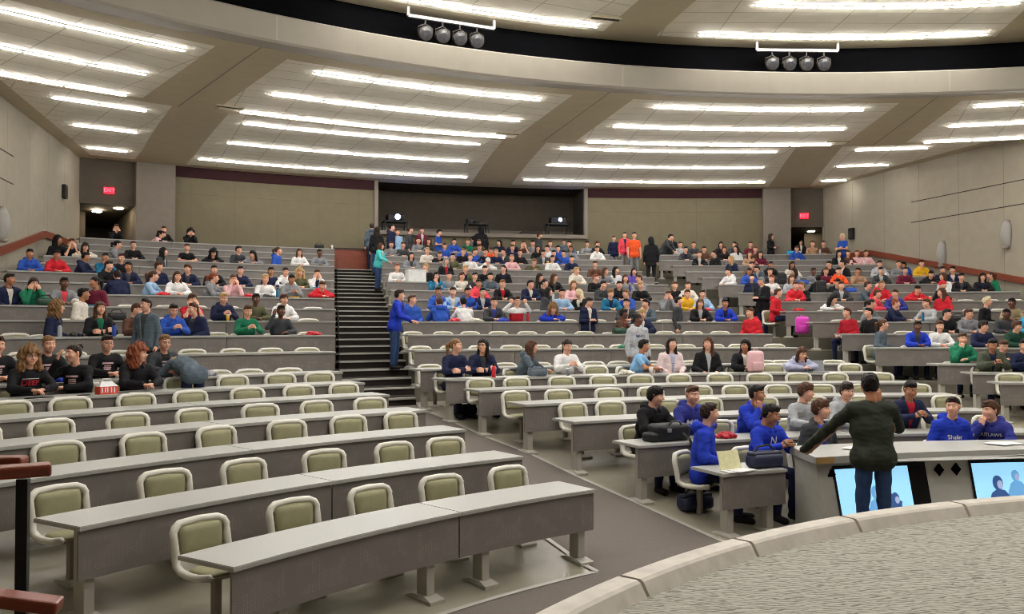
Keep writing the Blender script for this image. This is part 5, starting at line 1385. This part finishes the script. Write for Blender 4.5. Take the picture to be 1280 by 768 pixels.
def prop(kind,col,lab,x,y,z,rz,sc=1):
    c=COL.get(col,COL['grey']); cat={'giftbox':'box','cloth':'cloth','tablet':'phone','folder':'folder','paper':'paper'}.get(kind,kind)
    if kind=='cloth': o=obj('crumpled_cloth',blobmesh('cloth%d'%(len(lab)%3),.15,.10,.05,.008,len(lab)%3),None,None,(x,y,z),(0,0,rz),c); o.scale=(sc,sc,sc); return tag(o,lab,cat)
    if kind=='paper':
        def f(bm):
            for i,(a,dx) in enumerate(((.1,0),(-.25,.12),(.3,-.1))): box(bm,-.105+dx,.105+dx,-.14,.14,.001+.002*i,.0025+.002*i,0,Matrix.Rotation(a,4,'Z'))
        o=obj('paper_sheets',pmesh('paper',f),None,None,(x,y,z),(0,0,rz+.3),c); return tag(o,lab,cat)
    e=thing({'tablet':'smartphone','giftbox':'carry_box','box':'storage_box','bag':'shoulder_bag'}.get(kind,kind),lab,cat,(x,y,z),rz); e.scale=(sc,sc,sc)
    K=lambda n,me,**k:obj(n,me,None,e,**k)
    if kind=='bottle':
        K('bottle_body',pmesh('bt',lambda bm:lathe(bm,[(.032,0),(.036,.01),(.036,.16),(.028,.185),(.02,.2)],20),smooth=True),col=c); K('bottle_cap',pmesh('btc',lambda bm:lathe(bm,[(.022,.2),(.024,.205),(.024,.235),(.018,.24)],16)),col=COL['black'])
    elif kind=='cup':
        K('cup_body',pmesh('cp',lambda bm:lathe(bm,[(.028,0),(.04,.12),(.038,.12),(.027,.01)],20),smooth=True),col=c); K('cup_lid',pmesh('cpl',lambda bm:lathe(bm,[(.042,.118),(.042,.128),(.03,.135)],20)),col=COL['white'])
    elif kind=='tablet':
        K('phone_body',pmesh('tb',rb(.075,.04,.009,.004,2)),col=c); K('phone_screen',pmesh('tbs',lambda bm:box(bm,-.068,.068,-.035,.035,.009,.0098),'bezel'))
    elif kind=='book':
        K('cover',pmesh('bk',rb(.12,.09,.03,.004,1)),col=c); K('pages',pmesh('bkp',lambda bm:box(bm,-.117,.122,-.085,.093,.005,.025),'white'))
    elif kind=='folder':
        K('folder_back',pmesh('fd',lambda bm:box(bm,-.15,.15,0,.006,0,.22,0,Matrix.Rotation(-.35,4,'X'))),col=lin((226,222,176)),loc=(0,0,.01)); K('papers',pmesh('fdp',lambda bm:(box(bm,-.16,.16,-.17,.01,.002,.012),box(bm,-.1,.2,-.2,-.02,.012,.018,0,Matrix.Rotation(.2,4,'Z')))),col=COL['white'])
    elif kind=='laptop':
        K('keyboard_base',pmesh('lp',rb(.165,.115,.018,.006,2)),col=COL['grey']); K('laptop_lid',pmesh('lpl',lambda bm:box(bm,-.165,.165,-.006,.006,0,.22,0,Matrix.Rotation(.35,4,'X'))),col=c,loc=(0,-.115,.015))
    elif kind=='giftbox':
        K('box_body',pmesh('gb',lambda bm:box(bm,-.12,.12,-.08,.08,0,.10)),col=lin((216,78,60)))
        def roof(bm):
            v=[bm.verts.new(p_) for p_ in ((-.12,-.08,.10),(.12,-.08,.10),(.12,.08,.10),(-.12,.08,.10),(-.07,0,.165),(.07,0,.165))]
            for f_ in ((0,1,5,4),(2,3,4,5),(1,2,5),(3,0,4)): bm.faces.new([v[i] for i in f_])
        K('folded_lid',pmesh('gbr',roof),col=COL['white']); K('handle',pmesh('gbh',lambda bm:(box(bm,-.06,-.045,-.004,.004,.16,.205),box(bm,.045,.06,-.004,.004,.16,.205),box(bm,-.06,.06,-.004,.004,.19,.205))),col=COL['white'])
        K('printed_stripes',pmesh('gbs',lambda bm:[box(bm,x_-.008,x_+.008,-.0815,-.08,.02,.09) for x_ in (-.09,-.05,-.02,.03,.07)]),col=COL['white'])
    elif kind=='box':
        K('box_body',pmesh('bx',rb(.28,.2,.34,.01,1)),col=COL['white']); K('box_lid',pmesh('bxl',rb(.29,.21,.37,.008,1,.33)),col=COL['white'])
    elif kind=='bag':
        K('bag_body',pmesh('bg',rb(.17,.09,.13,.045,4),smooth=True),col=c); K('flap',pmesh('bgf',rb(.165,.06,.15,.03,3,.11),smooth=True),col=tuple(v*.7 for v in c)); K('strap',pmesh('bgs',lambda bm:tube(bm,[(-.15,0,.12),(-.08,-.02,.20),(.06,.01,.205),(.15,0,.12)],.010,6)),col=COL['black'])
    elif kind=='backpack':
        K('main_compartment',pmesh('bp',rb(.155,.09,.40,.075,5),smooth=True),col=c); K('front_pocket',pmesh('bpp',rb(.12,.04,.20,.035,4,.03),smooth=True),col=tuple(v*.85 for v in c),loc=(0,-.10,0)); K('grab_handle',pmesh('bph',lambda bm:tube(bm,[(-.04,0,.385),(-.03,0,.43),(.03,0,.43),(.04,0,.385)],.008,6)),col=c)
        for q in (-1,1): K('shoulder_strap',pmesh('bps%d'%q,lambda bm:tube(bm,[(q*.08,.08,.36),(q*.10,.13,.28),(q*.10,.12,.14),(q*.12,.08,.05)],.016,6)),col=c)
    return e
for l in PROPS.split('\n'):
    h_,lab=l.split('|'); rw,th,kind,col=h_.split(); b,k=rw[0],int(rw[1:]); th=float(th); r=RR[k-1]
    if 'large black backpack lying' in lab or 'hanging at the desk end' in lab: continue
    dr={'tablet':.14,'paper':.2,'cup':.16,'bottle':.14,'backpack':.25,'giftbox':.2,'bag':.2,'cloth':.2,'folder':.16,'laptop':.22,'book':.16,'box':.3}[kind]
    x,y=pol(r+dr,th); sc={'cloth':1.0,'backpack':.95}.get(kind,1.0)
    if lab.startswith('pink'): sc=1.05
    if kind=='bag' and 'pouch' in lab: sc=1.25
    prop(kind,col,lab,x,y,ZF[k-1]+TZ+.001,-rad(th)+(math.pi if kind in('laptop',) else 0),sc)
# large black backpack lying on the second centre desk, its strap hanging over the front
th=[float(l.split()[1]) for l in PROPS.split('\n') if 'large black backpack lying' in l][0]; x,y=pol(RR[1]+.30,th)
e=thing('backpack','large black backpack lying on the desk with a strap hanging over the front','backpack',(x,y,ZF[1]+TZ),-rad(th))
obj('main_compartment',pmesh('bb',rb(.25,.16,.22,.06,4),smooth=True),None,e,col=COL['black']); obj('side_pocket',pmesh('bb2',rb(.10,.11,.12,.04,4),smooth=True),None,e,(-.27,-.03,0),(0,0,.2),COL['black'])
obj('grab_handle',pmesh('bb3',lambda bm:tube(bm,[(-.10,-.13,.20),(-.05,-.15,.26),(.06,-.15,.26),(.12,-.13,.20)],.012,6)),None,e,col=COL['charcoal'])
obj('hanging_strap',pmesh('bb4',strap([(.10,-.16,.12),(.11,-.30,.05),(.115,-.345,-.02),(.118,-.35,-.25),(.11,-.35,-.52)],.022)),None,e,col=COL['black']); obj('buckle',pmesh('bb5',rb(.03,.012,.05,.006,2)),None,e,(-.10,-.165,.12),col=COL['grey'])
(t1,r1),(t2,r2),(t3,r3),(t4,r4),(t5,r5),(t6,r6)=BAGS
x,y=pol(r1,t1); prop('bag','inkblue','dark jacket bag slumped against the chair of the boy in royal hoodie',x,y,floorz(r1)+.02,-rad(t1),1.3)
x,y=pol(r2,t2); prop('bag','black','black bag on the floor under the desk of the seated women',x,y,floorz(r2)+.01,-rad(t2),1.3)
x,y=pol(r4,t4); prop('paper','white','white papers on the podium beside the man in green',x,y,.932,-rad(t4)); x,y=pol(r5,t5); prop('paper','white','white sheets on the right part of the podium top',x,y,.932,-rad(t5))
th=float([l for l in PROPS.split('\n') if 'hanging at the desk end' in l][0].split()[1]); x,y=pol(RR[9]+.75,th); prop('backpack','magenta','bright pink backpack standing on a seat behind the desk end',x,y,ZF[9]+.42,-rad(th),1.15)
# phones held by the boys in front
for key,lab in ((('C',1,1),'phone held by the boy in royal hoodie beside the podium'),(('C',2,5),'phone held by the boy in navy jacket'),(('R',6,0),'phone held by the person in camouflage coat'),(('R',6,1),'phone held by the person in navy at the right edge')):
    if key in HERO:
        o=HERO[key]; bpy.context.view_layer.update(); w_=o.matrix_world@Vector((0,-.50,.905)); e=thing('smartphone',lab,'phone',w_,o.rotation_euler.z); e.rotation_euler=(rad(35),0,o.rotation_euler.z)
        obj('phone_body',pmesh('tb',rb(.075,.04,.009,.004,2)),None,e,col=COL['black']); obj('phone_screen',pmesh('tbs',lambda bm:box(bm,-.068,.068,-.035,.035,.009,.0098),'bezel'),None,e)

# ------------------------------------------------------------------ camera, world, view
cam=bpy.data.cameras.new('camera'); co=bpy.data.objects.new('camera',cam); C.objects.link(co); cam.sensor_width=36; cam.lens=1108.58/1280*36; cam.clip_end=200
co.location=(0,0,2.390); co.rotation_euler=(rad(90+1.239),0,rad(-13.706)); bpy.context.scene.camera=co
w=bpy.data.worlds.new('world'); bpy.context.scene.world=w; w.use_nodes=True; w.node_tree.nodes['Background'].inputs[0].default_value=(.9,.92,1,1); w.node_tree.nodes['Background'].inputs[1].default_value=.05
sc=bpy.context.scene; sc.view_settings.view_transform='Standard'; sc.view_settings.look='None'; sc.view_settings.exposure=EXPO; sc.view_settings.gamma=1; sc.view_settings.use_curve_mapping=False
sc.cycles.use_denoising=True; sc.cycles.max_bounces=7; sc.cycles.diffuse_bounces=4; sc.cycles.sample_clamp_indirect=4; sc.cycles.use_light_tree=True; sc.cycles.filter_width=1.0
